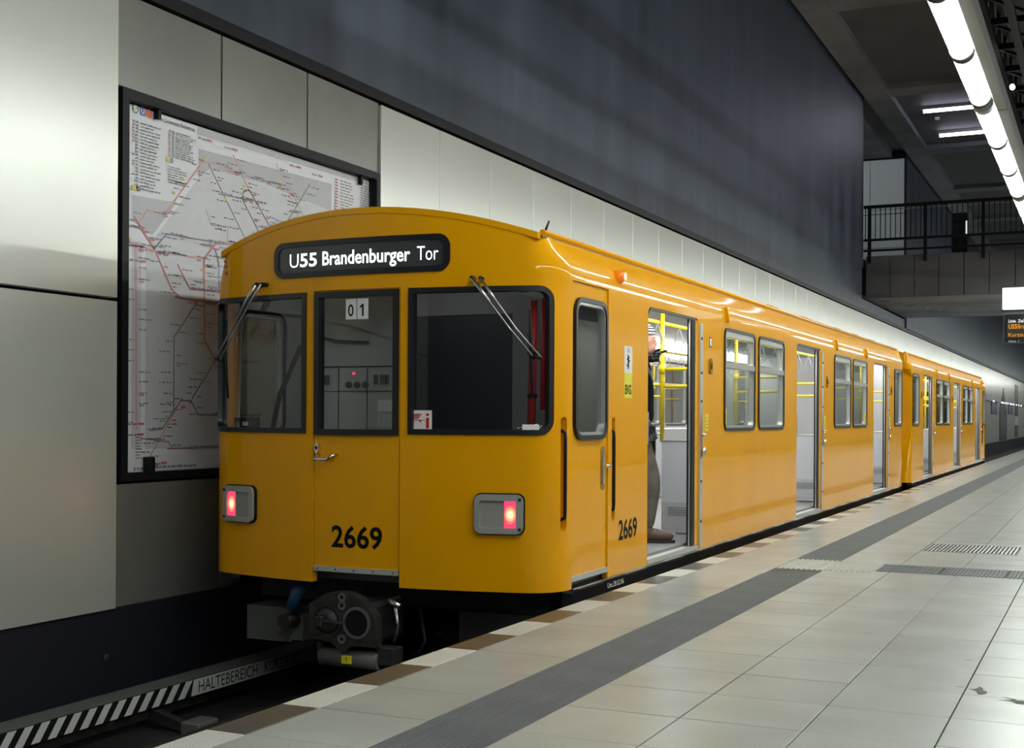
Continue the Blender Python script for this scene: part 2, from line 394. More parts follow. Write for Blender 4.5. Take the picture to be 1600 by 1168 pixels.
# gallery end wall of white panels behind the bridge
gal = link('wall_gallery', MB().box((-14, 46.1, 5.9), (-6.45, 46.4, 10.6)).mesh('wall_gallery', NAVY), kind='structure')
for i, x in enumerate((-9.9, -8.68, -7.66)):
    for z0, z1 in ((5.9, 7.2), (7.21, 8.38), (8.4, 10.3)):
        MB().bev((x+.006, 46.03, z0), ((-8.68, -7.66, -6.5)[i]-.006, 46.1, z1-.01), .004).obj('panel', WHITEP, gal)
link('wall_gallery_side', MB().box((-14.2, 37.8, 5.9), (-14, 46.4, 10.6)).mesh('wall_gallery_side', SLATE), kind='structure')
link('floor_gallery', MB().box((-14, 37.8, 5.6), (-6.52, 46.4, 5.88)).mesh('floor_gallery', JOINT), kind='structure')
gl = thing('gallery_light', 'strip light of the upper gallery hidden behind the blue wall', 'light', (-10.2, 42, 10.45))
MB().box((-.1, -2, .05), (.1, 2, .155)).obj('housing', ALU, gl); MB().tube([(0, -1.95, 0), (0, 1.95, 0)], .06).obj('tube', emis('gallery_glow', (.9, .97, 1, 1), 40), gl)
# ceiling with beams
ceil = link('ceiling', MB().box((-14, -6, 10.6), (9, Y_MAX, 10.9)).mesh('ceiling', CEILM), kind='structure')
MB().box((-6.40, -6, 10.42), (-5.70, Y_MAX, 10.6)).obj('beam', BEAMM, ceil)
for y in (12.0, 20, 28.5, 36.9, 45.6, 54, 62.5, 71): MB().box((-5.70, y, 10.45), (9, y+.9, 10.6)).obj('beam', BEAMM, ceil)
MB().box((-8.3, 37.9, 10.35), (-6.9, 46.0, 10.6)).obj('beam', BEAMM, ceil)
MB().box((-4.95, 41.5, 10.52), (-4.82, 41.63, 10.6)).obj('smoke_detector', WHT, ceil)
wr = link('wall_right', MB().box((8.5, -6, -1.0), (8.8, Y_MAX, 10.6)).mesh('wall_right', SLATE), kind='structure')
for k in range(54): MB().bev((8.42, -6+2.5*k+.006, -.2), (8.5, -6+2.5*k+2.494, 4.27), .004).obj('panel', PANEL, wr)
link('wall_end', MB().box((-14, Y_MAX, -1.15), (9, Y_MAX+.3, 10.6)).mesh('wall_end', NAVY), kind='structure')
link('wall_back', MB().box((-7.2, -6.3, -1.15), (9, -6, 10.6)).mesh('wall_back', SLATE), kind='structure')
for i, (x0, y) in enumerate(((-5.15, 40.0), (-5.1, 43.6))):
    t = thing('strip_light', ('thin white strip light across the dark ceiling, upper of the pair above the footbridge', 'thin white strip light across the dark ceiling, lower of the pair above the footbridge')[i], 'light', (0, y, 10.5))
    MB().box((x0, -.06, -.0), (x0+5.2, .06, .1)).obj('housing', ALU, t); MB().tube([(x0+.05, 0, -.045), (x0+5.15, 0, -.045)], .05).obj('tube', STRIPM, t)

# ------------------------------------------------------------------ footbridge
br = thing('footbridge', 'dark grey footbridge with panelled front crossing above the second car', 'bridge', (0, 38, 0))
MB().box((-6.44, .12, 4.76), (8.4, 8.0, 5.9)).obj('deck', CEILM, br); MB().box((-6.44, .12, 4.72), (8.4, 8.0, 4.755)).obj('soffit', BEAMM, br)  # soffit coloured paler than the deck, light from below painted in
for i in range(21):
    x = -6.44+i*.676
    MB().bev((x+.01, .02, 4.72), (x+.666, .1, 5.93), .006).obj('fascia_panel', CEILM, br)
for i in range(7): MB().box((-6.2+i*.24, 1.0+i*.9, 4.70), (-5.9+i*.24, 1.6+i*.9, 4.72)).obj('soffit_light_streak', BEAMM, br)  # plates stand in for streaks of light along the soffit
rl = thing('bridge_railing', 'black metal railing with thin upright bars along the footbridge front', 'railing', (0, 38, 5.9))
for z, r in ((1.46, .045), (.50, .035), (.19, .03)): MB().box((-6.5, -.04, z-r), (8.4, .012, z+r)).obj('rail', BLK, rl)
MB().box((-6.5, .06, 1.36), (8.4, .075, 1.385)).obj('light_wire', ALU, rl)
for i in range(10): MB().box((-6.33+i*1.555-.045, -.06, -.18), (-6.33+i*1.555+.045, .015, 1.46)).obj('post', BLK, rl)
bm_ = MB().box((-.011, -.011, .5), (.011, .011, 1.46)).mesh('baluster', BLK)
for i in range(100):
    x = -6.45+i*.141
    link('baluster', bm_, rl, (x, 0, 0))
cb = thing('bridge_cabinet', 'black box-shaped cabinet standing behind the footbridge railing', 'cabinet', (-4.07, 40.2, 5.9))
MB().bev((-.21, -.2, 0), (.21, .2, 1.45), .01).obj('body', BLK, cb); MB().box((.19, -.215, .75), (.23, -.2, 1.2)).obj('light_strip', DISPW, cb)
MB().bev((-.19, -.215, .08), (.17, -.2, 1.4), .004).obj('door', GLOSSK, cb)

GEAR = mat('gear_metal', (.20, .20, .195, 1), .45, .4)
# ------------------------------------------------------------------ tube lights
def tube_light(y, label, group=None, x=-1.225):
    t = thing('tube_light', label, 'light', (x, y, 4.55), 0, group)
    for k in range(3):
        y0 = k*1.87
        MB().tube([(0, y0+.04, 0), (0, y0+1.74, 0)], .098, 20).obj('diffuser', TUBEM, t)
        MB().tube([(0, y0+1.74, 0), (0, y0+1.775, 0)], .107, 20).obj('end_ring', GEAR, t); MB().tube([(0, y0+1.775, 0), (0, y0+1.875, 0)], .092, 20).obj('lamp_holder', GEAR, t); MB().tube([(0, y0+1.875, 0), (0, y0+1.91, 0)], .107, 20).obj('end_ring', GEAR, t)
    MB().tube([(0, 5.655, 0), (0, 5.94, 0)], .103, 20).obj('coupling', GEAR, t)
    # reflector trough above the tubes
    P = [(.125*math.cos(a), .125*math.sin(a)) for a in [math.radians(20+i*14) for i in range(11)]]
    Q = [(.140*math.cos(a), .140*math.sin(a)) for a in [math.radians(20+i*14) for i in range(11)]]
    MB().prism(P+Q[::-1], 0, 5.93, 'y').obj('reflector', ALU, t)
    MB().bev((.125, 0, -.06), (.23, 5.93, .12), .008).obj('gear_tray', GEAR, t)
    for yy_ in (() if 32 < y < 47 else (.8, 3.2, 5.2)): MB().tube([(0.05, yy_, .12), (.05, yy_, .35)], .012, 6).obj('hanger', ALU, t)
    return t
tube_light(8.52, 'long white tube light nearest the camera, cut by the top edge of the photo')
tube_light(14.50, 'white tube light behind the nearest one, next in the overhead row')
tube_light(20.45, 'small white tube light cut by the right edge, third in the overhead row')
for k in range(17):
    tube_light(26.4+5.95*k, 'white tube light farther along the overhead row above the platform', 'far tube lights of the overhead row')
for k in range(2): tube_light(2.57-5.95*k, 'white tube light of the overhead row beyond the top edge of the photo', 'tube lights above the camera')
for k in range(-1, 11):
    tube_light(2.57+5.95*k, 'white tube light of the second overhead row, beyond the right edge of the photo', 'tube lights of the second row', 4.1)
# cable truss beside the lights
tr = thing('cable_truss', 'dark lattice truss running beside the row of tube lights', 'truss')
for x, z in ((-1.07, 5.0), (-1.07, 5.5), (-.60, 5.0), (-.60, 5.5), (-.84, 4.98)): MB().box((x-.035, -3, z-.035), (x+.035, 37.4, z+.035)).obj('chord', BLK, tr)
for k in range(40):
    y = k*.9-.5
    MB().box((-1.07, y-.025, 4.97), (-.60, y+.025, 5.03)).obj('strut', BLK, tr)
    MB().tube([(-1.07, y, 5.0), (-.60, y+.9, 5.0)], .02, 5, False).obj('diagonal', BLK, tr)
    for x in (-1.07, -.60): MB().tube([(x, y, 5.0), (x, y+.45, 5.5), (x, y+.9, 5.0)], .022, 5, False).obj('diagonal', BLK, tr)
for k in range(7): MB().tube([(-.84, k*6+.5, 5.5), (-.84, k*6+.5, 10.6)], .02, 6).obj('hanger_rod', BLK, tr)
MB().tube([(-1.0, 15.3, 4.93), (-1.0, 15.36, 4.93)], .03, 8).obj('indicator_lamp', LAMPW, tr)

# ------------------------------------------------------------------ hanging display
dp = thing('platform_display', 'hanging black train indicator with amber text under a white light box', 'sign', (0, 22, 0))
MB().bev((-1.57, .0, 2.975), (.5, .25, 3.33), .01).obj('light_box', BOXL, dp)
MB().bev((-1.585, .02, 2.96), (.515, .27, 2.98), .004).obj('box_frame', BLK, dp)
MB().bev((-1.585, .02, 3.325), (.515, .27, 3.345), .004).obj('box_frame', BLK, dp)
MB().bev((-1.55, .0, 2.44), (.5, .25, 2.915), .01).obj('display_case', GLOSSK, dp)
MB().box((-1.50, -.004, 2.52), (.45, 0, 2.78)).obj('screen', mat('screen', (.02, .019, .018, 1), .3), dp)
for x in (-.84, .2): MB().tube([(x, .12, 2.9), (x, .12, 4.93)], .025, 8).obj('hanger', BLK, dp)
dmp = lambda u, v, d: (u, -d, v)
text('lettering', 'Linie', dmp, -1.475, -1.365, 2.765, 2.815, .006, DISPW, dp, .03)
text('lettering', 'Ziel', dmp, -1.335, -1.25, 2.765, 2.815, .006, DISPW, dp, .03)
text('lettering', 'U55', dmp, -1.475, -1.345, 2.665, 2.74, .006, AMB, dp, .03)
text('lettering', 'Brandenburger', dmp, -1.335, -.86, 2.645, 2.735, .006, AMB, dp, .01); text('lettering', 'Tor', dmp, -.82, -.70, 2.665, 2.735, .006, AMB, dp, .01)
text('lettering', 'Kurzzug', dmp, -1.475, -1.19, 2.52, 2.60, .006, AMB, dp, .01); text('lettering', 'hält', dmp, -1.16, -1.03, 2.54, 2.60, .006, AMB, dp, .01)
text('lettering', 'Gleis 1', dmp, -1.475, -1.32, 2.45, 2.48, .006, WHT, dp)

# ------------------------------------------------------------------ route map
MX = -6.6
mp_ = thing('route_map', 'large route map in a black frame on the wall behind the train', 'map', (MX, 7.2, .72))
def ml(u, v, d): return (d, u-7.2, v-.72)
fr = MB()
fr.box((-.03, .0, 0), (.10, .07, 2.87)).box((-.03, 3.555, 0), (.10, 3.61, 2.87)).box((-.03, .07, 2.80), (.10, 3.555, 2.87)).box((-.03, .07, -.0), (.10, 3.555, .06))
fr.obj('frame', BLK, mp_)
PAPER = mat('map_paper', (.62, .63, .68, 1), .4); PGREY = mat('map_grey', (.40, .41, .45, 1), .4); PLIL = mat('map_lilac', (.50, .51, .55, 1), .4)
sheet = MB().box((.0, .085, .06), (.012, 3.545, 2.79)).obj('map_sheet', PAPER, mp_)
MB().bev((.02, .42, 2.73), (.07, .455, 2.81), .004).obj('clip', BLK, mp_); MB().bev((.02, 3.33, 2.72), (.06, 3.36, 2.81), .004).obj('clip', BLK, mp_)
MB().bev((.02, .32, .05), (.09, .38, .17), .004).obj('clip', BLK, mp_)
def mpoly(pts, d, m, name): return MB().add([ml(a, b, d) for a, b in pts], [tuple(range(len(pts)))]).obj(name, m, mp_)
mpoly([(8.16, 3.33), (10.08, 3.37), (10.08, 3.1), (9.8, 2.2), (9.8, .95), (7.55, .95), (7.55, 2.45), (8.16, 3.1)], .0135, PLIL, 'city_area')
mpoly([(8.16, 3.33), (10.08, 3.37), (10.08, 3.12), (9.0, 3.2), (8.3, 3.2), (8.16, 3.1)], .0145, PGREY, 'city_area')
mpoly([(7.40, 2.84), (7.90, 2.86), (7.62, 2.57), (7.40, 2.65)], .0142, PGREY, 'city_area')
mpoly([(7.30, 3.40), (7.60, 3.52), (10.73, 3.52), (10.73, 3.47), (8.2, 3.43), (7.55, 3.44)], .0136, PGREY, 'title_band') if 0 else mpoly([(8.14, 3.44), (10.73, 3.47), (10.73, 3.52), (8.14, 3.50)], .0136, PGREY, 'title_band')
mpoly([(7.40, .95), (7.50, .95), (7.50, 2.5), (7.40, 2.5)], .0139, PLIL, 'city_area')
LC = {k: mat('map_line_'+k, tuple(.30*p+.70*q for p, q in zip((.5, .5, .54, 1), c)), .5) for k, c in dict(org=(.62, .27, .20, 1), pnk=(.62, .22, .22, 1), grn=(.10, .18, .13, 1), drk=(.06, .05, .09, 1), blu=(.07, .12, .30, 1), gry=(.28, .28, .30, 1), red=(.52, .06, .05, 1)).items()}  # line colours greyed, glare on the paper painted in
LINES = [('org', .022, [(8.2, 3.23), (7.76, 2.75), (7.56, 2.75), (7.47, 2.65)]), ('org', .018, [(8.2, 3.23), (8.41, 3.25), (8.55, 3.22), (8.7, 3.24)]),
 ('pnk', .02, [(8.6, 3.36), (8.7, 3.24), (8.8, 3.12), (9.13, 2.83), (9.4, 2.5)]), ('drk', .014, [(8.28, 3.23), (8.73, 2.73), (9.0, 2.4)]),
 ('drk', .016, [(8.72, 3.02), (8.74, 3.08), (8.82, 3.11), (9.11, 2.84), (9.4, 2.6)]), ('drk', .016, [(8.72, 3.02), (8.94, 2.79), (9.2, 2.5)]),
 ('blu', .012, [(8.41, 3.01), (9.0, 3.03)]), ('gry', .016, [(8.77, 3.22), (9.4, 3.23), (9.62, 3.0), (9.8, 2.7)]), ('grn', .018, [(9.72, 3.31), (9.39, 2.94), (9.2, 2.7)]),
 ('pnk', .01, [(9.2, 3.4), (9.45, 3.1), (9.7, 2.8)]),
 ('blu', .016, [(7.65, 2.48), (7.78, 2.6), (8.29, 2.61), (8.38, 2.54), (8.42, 2.44), (8.42, 2.2)]), ('red', .022, [(7.42, 2.68), (7.64, 2.47), (7.84, 2.18), (7.95, 2.12), (8.9, 2.12)]),
 ('pnk', .018, [(7.36, 2.49), (7.67, 2.45), (8.23, 2.46)]), ('red', .02, [(8.37, 2.6), (8.65, 2.63), (9.3, 2.63)]), ('red', .028, [(8.37, 2.6), (8.23, 2.46), (8.24, 1.81), (8.37, 1.66), (8.9, 1.66)]),
 ('pnk', .02, [(7.44, 2.49), (7.45, 1.1)]), ('red', .016, [(7.91, 2.38), (8.06, 2.2), (8.6, 2.22)]), ('gry', .012, [(8.25, 2.86), (8.32, 2.74), (8.53, 2.76), (8.53, 2.3)]),
 ('drk', .016, [(8.23, 2.08), (8.12, 2.08), (7.87, 1.81), (7.87, 1.24)]), ('drk', .016, [(8.5, 1.66), (8.37, 1.64), (8.09, 1.34)]),
 ('drk', .016, [(9.0, 1.21), (8.16, 1.21), (8.08, 1.32), (7.95, 1.32), (7.74, 1.1), (7.6, 1.09)]), ('pnk', .018, [(7.95, 1.31), (7.6, .89), (7.51, .88)]),
 ('red', .014, [(7.5, 1.03), (7.81, 1.0), (7.85, .95), (9.2, .94)]), ('red', .02, [(9.0, 1.8), (9.5, 2.3), (10.2, 2.3)])]
for i, (c, w, pts) in enumerate(LINES):
    b = MB(); w *= .75
    for (a0, b0), (a1, b1) in zip(pts, pts[1:]):
        L_ = math.hypot(a1-a0, b1-b0); nx, ny = -(b1-b0)/L_*w/2, (a1-a0)/L_*w/2; ex, ey = (a1-a0)/L_*w*.3, (b1-b0)/L_*w*.3
        d = .0152+i*.00012
        b.add([ml(a0+nx-ex, b0+ny-ey, d), ml(a0-nx-ex, b0-ny-ey, d), ml(a1-nx+ex, b1-ny+ey, d), ml(a1+nx+ex, b1+ny+ey, d)], [(0, 1, 2, 3)])
    b.obj('route_line', LC[c], mp_)
pr = {'ink': MB(), 'red': MB(), 'yel': MB(), 'sq': MB()}
def bar(k, a, b_, w, h):
    pr[k].add([ml(a, b_, .0195), ml(a+w, b_, .0195), ml(a+w, b_+h, .0195), ml(a, b_+h, .0195)], [(0, 1, 2, 3)])
def words(a, b_, w, h=.016):
    x = a
    while x < a+w-.01:
        l = min(random.uniform(.02, .07), a+w-x); bar('ink', x, b_, l, h*random.uniform(.75, 1)); x += l+.012
for i in range(21):
    z = 3.385-i*.0245; words(7.48, z, random.uniform(.14, .23), .011); bar('sq', 7.43, z, .025, .014)
    if i < 7 or i in (10, 12, 13, 16): bar('red' if i in (0, 4, 5, 6, 12, 13) else 'sq', 7.395, z, .02, .015)
for i in range(12):
    z = 3.395-i*.0175; words(7.875, z, random.uniform(.16, .25), .010); bar('sq', 7.84, z, .02, .012); bar(('red', 'yel', 'sq')[i % 3], 7.80, z, .02, .012)
for i in range(7): words(7.79, 3.12-i*.02, random.uniform(.12, .27), .009)
bar('yel', 7.77, 3.155, .04, .04); bar('ink', 7.812, 3.155, .035, .04); bar('yel', 7.39, 2.875, .05, .04); bar('ink', 7.442, 2.875, .035, .04)
for (c, w, pts) in LINES:
    for (a0, b0), (a1, b1) in zip(pts, pts[1:]):
        n = max(1, int(math.hypot(a1-a0, b1-b0)/.075))
        for j in range(n):
            t = (j+.5)/n; side = random.choice((-1, 1)); wd = random.uniform(.07, .16)
            words(a0+t*(a1-a0)+(.025 if side > 0 else -.025-wd), b0+t*(b1-b0)+random.uniform(-.01, .01), wd, .011)
            if random.random() < .25: bar('red', a0+t*(a1-a0)+.03, b0+t*(b1-b0)-.022, .05, .011)
            elif random.random() < .06: bar('yel', a0+t*(a1-a0)-.05, b0+t*(b1-b0)+.02, .03, .022)
for i in range(14):
    words(10.22, 3.42-i*.028, random.uniform(.15, .25), .011); words(10.58, 3.44-i*.024, random.uniform(.15, .28), .011); bar('red', 10.13, 3.42-i*.028, .05, .012)
for (a, b_) in ((8.15, 3.41), (8.48, 3.40), (9.4, 3.42), (9.75, 3.40), (7.36, 2.6), (7.36, 2.46), (7.37, 2.35), (7.36, 1.05), (7.36, 1.13), (7.53, .82), (7.62, .83)): words(a, b_, .09, .014); bar('red', a+.1, b_, .07, .018)
for i in range(9): words(7.44, .88+i*.022, .07, .010)
words(7.64, .80, .5, .02); words(7.42, .79, .12, .025)
pr['ink'].obj('map_print', mat('map_ink', (.23, .23, .26, 1), .5), mp_, kind='stuff'); pr['red'].obj('map_print', LC['red'], mp_, kind='stuff')
pr['yel'].obj('map_print', mat('map_yellow', (.62, .55, .12, 1), .5), mp_, kind='stuff'); pr['sq'].obj('map_print', mat('map_square', (.24, .25, .30, 1), .5), mp_, kind='stuff')
def disc(a, b_, r, d, m, name):
    MB().add([ml(a+r*math.cos(i*math.pi/10), b_+r*math.sin(i*math.pi/10), d) for i in range(20)], [tuple(range(20))]).obj(name, m, mp_)
disc(7.425, 3.487, .036, .0162, mat('s_green', (.06, .20, .10, 1), .5), 'emblem'); text('lettering', 'S', ml, 7.405, 7.445, 3.463, 3.511, .0172, WHT, mp_, .04)
mpoly([(7.475, 3.452), (7.535, 3.452), (7.535, 3.522), (7.475, 3.522)], .0162, mat('u_blue', (.10, .14, .42, 1), .5), 'emblem'); text('lettering', 'U', ml, 7.488, 7.522, 3.463, 3.512, .0172, WHT, mp_, .02)
disc(7.575, 3.482, .034, .0162, mat('emblem_orange', (.6, .16, .08, 1), .5), 'emblem')
text('lettering', 'Berlin Liniennetz Routemap', ml, 7.64, 8.11, 3.445, 3.485, .0165, INKM, mp_, .0)

# far wall fittings beyond the train
def poster(y0, y1, z0, z1, label, c1, c2, name='poster'):
    t = thing(name, label, 'poster', (-6.478, y0, z0))
    MB().bev((0, 0, 0), (.03, y1-y0, z1-z0), .005).obj('board', mat(name+'_a', c1, .5), t)
    n = 5
    for i in range(n): MB().box((.03, .15*(y1-y0), (z1-z0)*(.12+.16*i)), (.034, (y1-y0)*random.uniform(.5, .85), (z1-z0)*(.19+.16*i))).obj('print', mat(name+'_b', c2, .5), t)
    return t
poster(82.4, 86.5, 1.55, 2.36, 'blue information board on the far wall, just right of the train', (.04, .05, .13, 1), (.15, .17, .28, 1), 'blue_board')
poster(96.7, 101.2, 1.6, 2.37, 'blue information board on the far wall, near the right edge of the photo', (.04, .05, .13, 1), (.15, .17, .28, 1), 'blue_board')
tw = thing('tower_poster', 'dark printed tower picture on the far wall between two blue boards', 'poster', (-6.5, 0, 0))
P = [(89.0, -.15), (95.3, -.15), (95.3, 1.9), (94.4, 2.2), (93.6, 2.45), (93.2, 2.8), (92.6, 2.95), (92.3, 3.35), (92.0, 2.95), (91.2, 2.75), (90.5, 2.5), (89.6, 2.3), (89.0, 1.9)]
MB().prism(P, 0, .03, 'x').obj('picture', mat('tower_dark', (.035, .035, .05, 1), .5), tw)
for i in range(4): MB().box((.03, 90.2+i*1.2, .1), (.034, 90.8+i*1.2, 1.9-i*.2)).obj('picture_detail', mat('tower_grey', (.14, .14, .15, 1), .5), tw)
st = thing('advert_column', 'narrow grey and purple advert stack on the far wall at the right edge', 'poster', (-6.5, 0, 0))
for z0, z1, c in ((3.0, 3.9, (.10, .10, .12, 1)), (2.4, 3.0, (.07, .06, .15, 1)), (1.5, 2.35, (.03, .03, .035, 1)), (.85, 1.4, (.5, .5, .5, 1)), (-.1, .8, (.09, .09, .09, 1))):
    MB().bev((0, 104, z0), (.03, 107.5, z1), .005).obj('sheet', mat('advert', c, .5), st)
gb = thing('reflection_rail', 'thin dark rail with bright little blocks for reflected lights along the far wall', 'reflection rail', (-6.40, 0, 2.33))
MB().box((-.03, 78, -.02), (.0, 118, .02)).obj('rail', BLK, gb)
for y in (83, 89.5, 91, 93, 95, 97.5, 99, 101, 104, 107, 110): MB().bev((-.03, y, -.03), (.03, y+.35, .06), .01).obj('lamp', LAMPW, gb)  # glowing blocks stand in for lights reflected along the wall

# ================================================================== TRACK
for x, lab in ((-5.37, 'running rail on the wall side of the train'), (-3.94, 'running rail on the platform side of the train')):
    t = thing('running_rail', 'dark steel '+lab, 'rail', (x, 0, -1.0))
    MB().prism([(-.06, 0), (.06, 0), (.012, .03), (.012, .10), (.035, .115), (.035, .15), (-.035, .15), (-.035, .115), (-.012, .10), (-.012, .03)], -6, 118, 'y').obj('rail', IRON, t)
    for k in range(22): MB().bev((-.13, k*.7, 0), (.13, k*.7+.2, .022)).obj('clip', DIRT, t)
tr3 = thing('conductor_rail_cover', 'grey conductor rail cover with striped short-train stopping sign beside the track', 'rail cover', (-6.05, 0, 0))
BOARDG = mat('cover_grey', (.12, .125, .12, 1), .5)
MB().bev((-.24, -4, -.845), (-.012, 60, -.725), .01).obj('cover', BOARDG, tr3)
MB().box((-.17, -4, -.93), (-.07, 60, -.87)).obj('conductor_rail', IRON, tr3)
MB().box((-.012, 2.0, -.845), (0, 9.6, -.725)).obj('sign_board', BLK, tr3)
STRW = mat('sign_white', (.55, .56, .54, 1), .5)
yb = 2.05
while yb < 7.36:
    MB().prism([(yb, -.843), (yb+.07, -.843), (yb+.16, -.727), (yb+.09, -.727)], 0, .003, 'x').obj('stripe', STRW, tr3); yb += .138
MB().prism([(7.44, -.843), (9.55, -.843), (9.55, -.727), (7.47, -.727)], 0, .003, 'x').obj('sign_field', STRW, tr3)
tmp = lambda u, v, d: (d, u, v)
text('lettering', 'HALTEBEREICH', tmp, 7.52, 8.235, -.828, -.742, .005, INKM, tr3, -.004)
text('lettering', 'KURZZUG', tmp, 8.33, 8.80, -.828, -.742, .005, INKM, tr3, -.004)
for y in (3.2, 7.1, 11.0):
    MB().bev((.28, y-.12, -1.0), (.44, y+.10, -.90), .01).obj('bracket', BOARDG, tr3)
    MB().prism([(-.09, -.86), (-.05, -.86), (.30, -.95), (.30, -1.0), (.24, -1.0), (-.09, -.93)], y-.04, y+.03, 'y').obj('bracket_arm', DIRT, tr3)

# ================================================================== SUBWAY CAR
XC, YN, CL = -4.655, 7.425, 15.58
HW, ZB, ZC = 1.4056, .06, 2.40
def build_path():
    pts = []; nrm = []
    n = 48
    for i in range(n+1):
        x = 1.2*i/n; s = .23*x; l = math.hypot(1, s); pts.append((x, .115*x*x)); nrm.append((s/l, -1/l))
    th = math.atan(.276)
    for i in range(1, 15):
        t = th+(math.pi/2-th)*i/14; pts.append((1.1256+.28*math.sin(t), .4356-.28*math.cos(t))); nrm.append((math.sin(t), -math.cos(t)))
    pts.append((HW, CL-.12)); nrm.append((1, 0))
    for i in range(1, 7):
        t = math.pi/2*i/6; pts.append((HW-.12+.12*math.cos(t), CL-.12+.12*math.sin(t))); nrm.append((math.cos(t), math.sin(t)))
    pts.append((0, CL)); nrm.append((0, 1))
    ss = [0]
    for a, b in zip(pts, pts[1:]): ss.append(ss[-1]+math.hypot(b[0]-a[0], b[1]-a[1]))
    return pts, nrm, ss
PP, PN, PS = build_path()
import bisect
UC = PS[48+14]; UARC = PS[48]; URS = PS[63]; URE = PS[69]; UEND = PS[-1]
def U(y): return UC+(y-.4356)
def Ux(x):
    x_ = abs(x); s = 0
    for a, b, s0 in zip(PP, PP[1:], PS):
        if a[0] <= x_ <= b[0]: s = s0+(x_-a[0])/(b[0]-a[0])*math.hypot(b[0]-a[0], b[1]-a[1]); break
    return s if x >= 0 else -s
def sstep(a, b, x): t = max(0, min(1, (x-a)/(b-a))); return t*t*(3-2*t)
def pathpt(u):
    a = max(0, min(UEND, abs(u))); i = min(max(bisect.bisect_right(PS, a)-1, 0), len(PS)-2)
    t = (a-PS[i])/(PS[i+1]-PS[i])
    x = PP[i][0]+t*(PP[i+1][0]-PP[i][0]); y = PP[i][1]+t*(PP[i+1][1]-PP[i][1])
    nx = PN[i][0]+t*(PN[i+1][0]-PN[i][0]); ny = PN[i][1]+t*(PN[i+1][1]-PN[i][1]); l = math.hypot(nx, ny)
    return x, y, nx/l, ny/l
def mp(u, v, d):
    a = abs(u); x, y, nx, ny = pathpt(a)
    w = sstep(UARC-.05, UC, a)*(1-sstep(URS, URE, a))
    ins = .125*max(0, (v-2.17)/.23)**1.5*w
    k = d+ins
    return ((x-nx*k)*(1 if u >= 0 else -1), y-ny*k, v)
def vtop(u):
    a = abs(u); x = pathpt(a)[0]
    w = sstep(UARC-.05, UC, a)*(1-sstep(URS, URE, a))
    return 2.605-.13*min(x-.125*w, 1.262)**2
front_us = [i*.1 for i in range(-12, 13)]
arc_us = [UARC+(UC-UARC)*i/10 for i in range(0, 11)]
rear_us = [URS+(URE-URS)*i/5 for i in range(6)]+[URE+(UEND-URE)*i/8 for i in range(9)]
side_us = [U(.9+i*.7) for i in range(21)]
VS = [2.17, 2.22, 2.27, 2.32, 2.36]
sgn = lambda poly, s: poly if s > 0 else [(-a, b) for a, b in poly]
SIDEW = ((4.165, 5.305), (5.44, 6.575), (9.41, 10.59), (10.74, 11.885))
ENDW = (14.55, 15.40)
DOORS = (2.01, 7.235, 12.505); DW = 1.35
CABD_ = (.475, 1.15)
def band(name, m, parent, v0, us, d=.045, nv=9):
    b = MB(); n = len(us)
    for dd in (0, d):
        for j in range(nv+1):
            b.v += [mp(u, v0+(vtop(u)-v0)*j/nv, dd) for u in us]
    o2 = n*(nv+1)
    for j in range(nv):
        for i in range(n-1):
            q = (j*n+i, j*n+i+1, (j+1)*n+i+1, (j+1)*n+i); b.f.append(q); b.f.append(tuple(k+o2 for k in q[::-1]))
    for i in range(n-1): b.f += [(i, o2+i, o2+i+1, i+1), (nv*n+i, nv*n+i+1, o2+nv*n+i+1, o2+nv*n+i)]
    for e in (0, n-1):
        b.f += [(j*n+e, (j+1)*n+e, o2+(j+1)*n+e, o2+j*n+e) for j in range(nv)]
    b.sm = [True]*len(b.f)
    o = b.obj(name, m, parent); o.data.set_sharp_from_angle(angle=.7); return o
def win(parent, s, u0, u1, v0, v1, r, split=None, corners=(1, 1, 1, 1), glassm=GLASS, outer_w=.028, alu=True):
    o = rr(u0, u1, v0, v1, r, 6, corners)
    i1 = rr(u0+outer_w, u1-outer_w, v0+outer_w, v1-outer_w, max(r-outer_w, .012), 6, corners)
    us = front_us+arc_us+[-a for a in arc_us]
    f = skin('window_frame', mp, sgn(o, s), [sgn(i1, s)], -.014, .055, RUB, parent, us)
    if alu:
        q = outer_w+.02
        i2 = rr(u0+q, u1-q, v0+q, v1-q, max(r-q, .01), 6, corners)
        fl = skin('inner_frame', mp, sgn(i1, s), [sgn(i2, s)], -.004, .05, ALU, f, us)
        if split:
            skin('transom', mp, sgn([(u0+outer_w, split-.024), (u1-outer_w, split-.024), (u1-outer_w, split+.024), (u0+outer_w, split+.024)], s), [], -.012, .045, ALU, f, us)
            skin('pane', mp, sgn([(u0+outer_w, v0+outer_w+.005), (u1-outer_w, v0+outer_w+.005), (u1-outer_w, split-.01), (u0+outer_w, split-.01)], s), [], .018, .024, glassm, f, us)
            skin('pane', mp, sgn([(u0+outer_w, split+.01), (u1-outer_w, split+.01), (u1-outer_w, v1-outer_w-.005), (u0+outer_w, v1-outer_w-.005)], s), [], .022, .028, glassm, f, us)
            skin('sash', mp, sgn(rr(u0+q-.002, u1-q+.002, split+.02, v1-q+.002, .02), s), [sgn(rr(u0+q+.03, u1-q-.03, split+.03, v1-q-.035, .015), s)], -.006, .03, ALU, f, us)
            return f
    skin('pane', mp, sgn(i1, s), [], .018, .024, glassm, f, us)
    return f
def box_on(name, s, u0, u1, v0, v1, d0, d1, m, parent, r=.004):
    return skin(name, mp, sgn(rr(u0, u1, v0, v1, min(r, (u1-u0)/2.2, (v1-v0)/2.2), 3), s), [], d0, d1, m, parent)
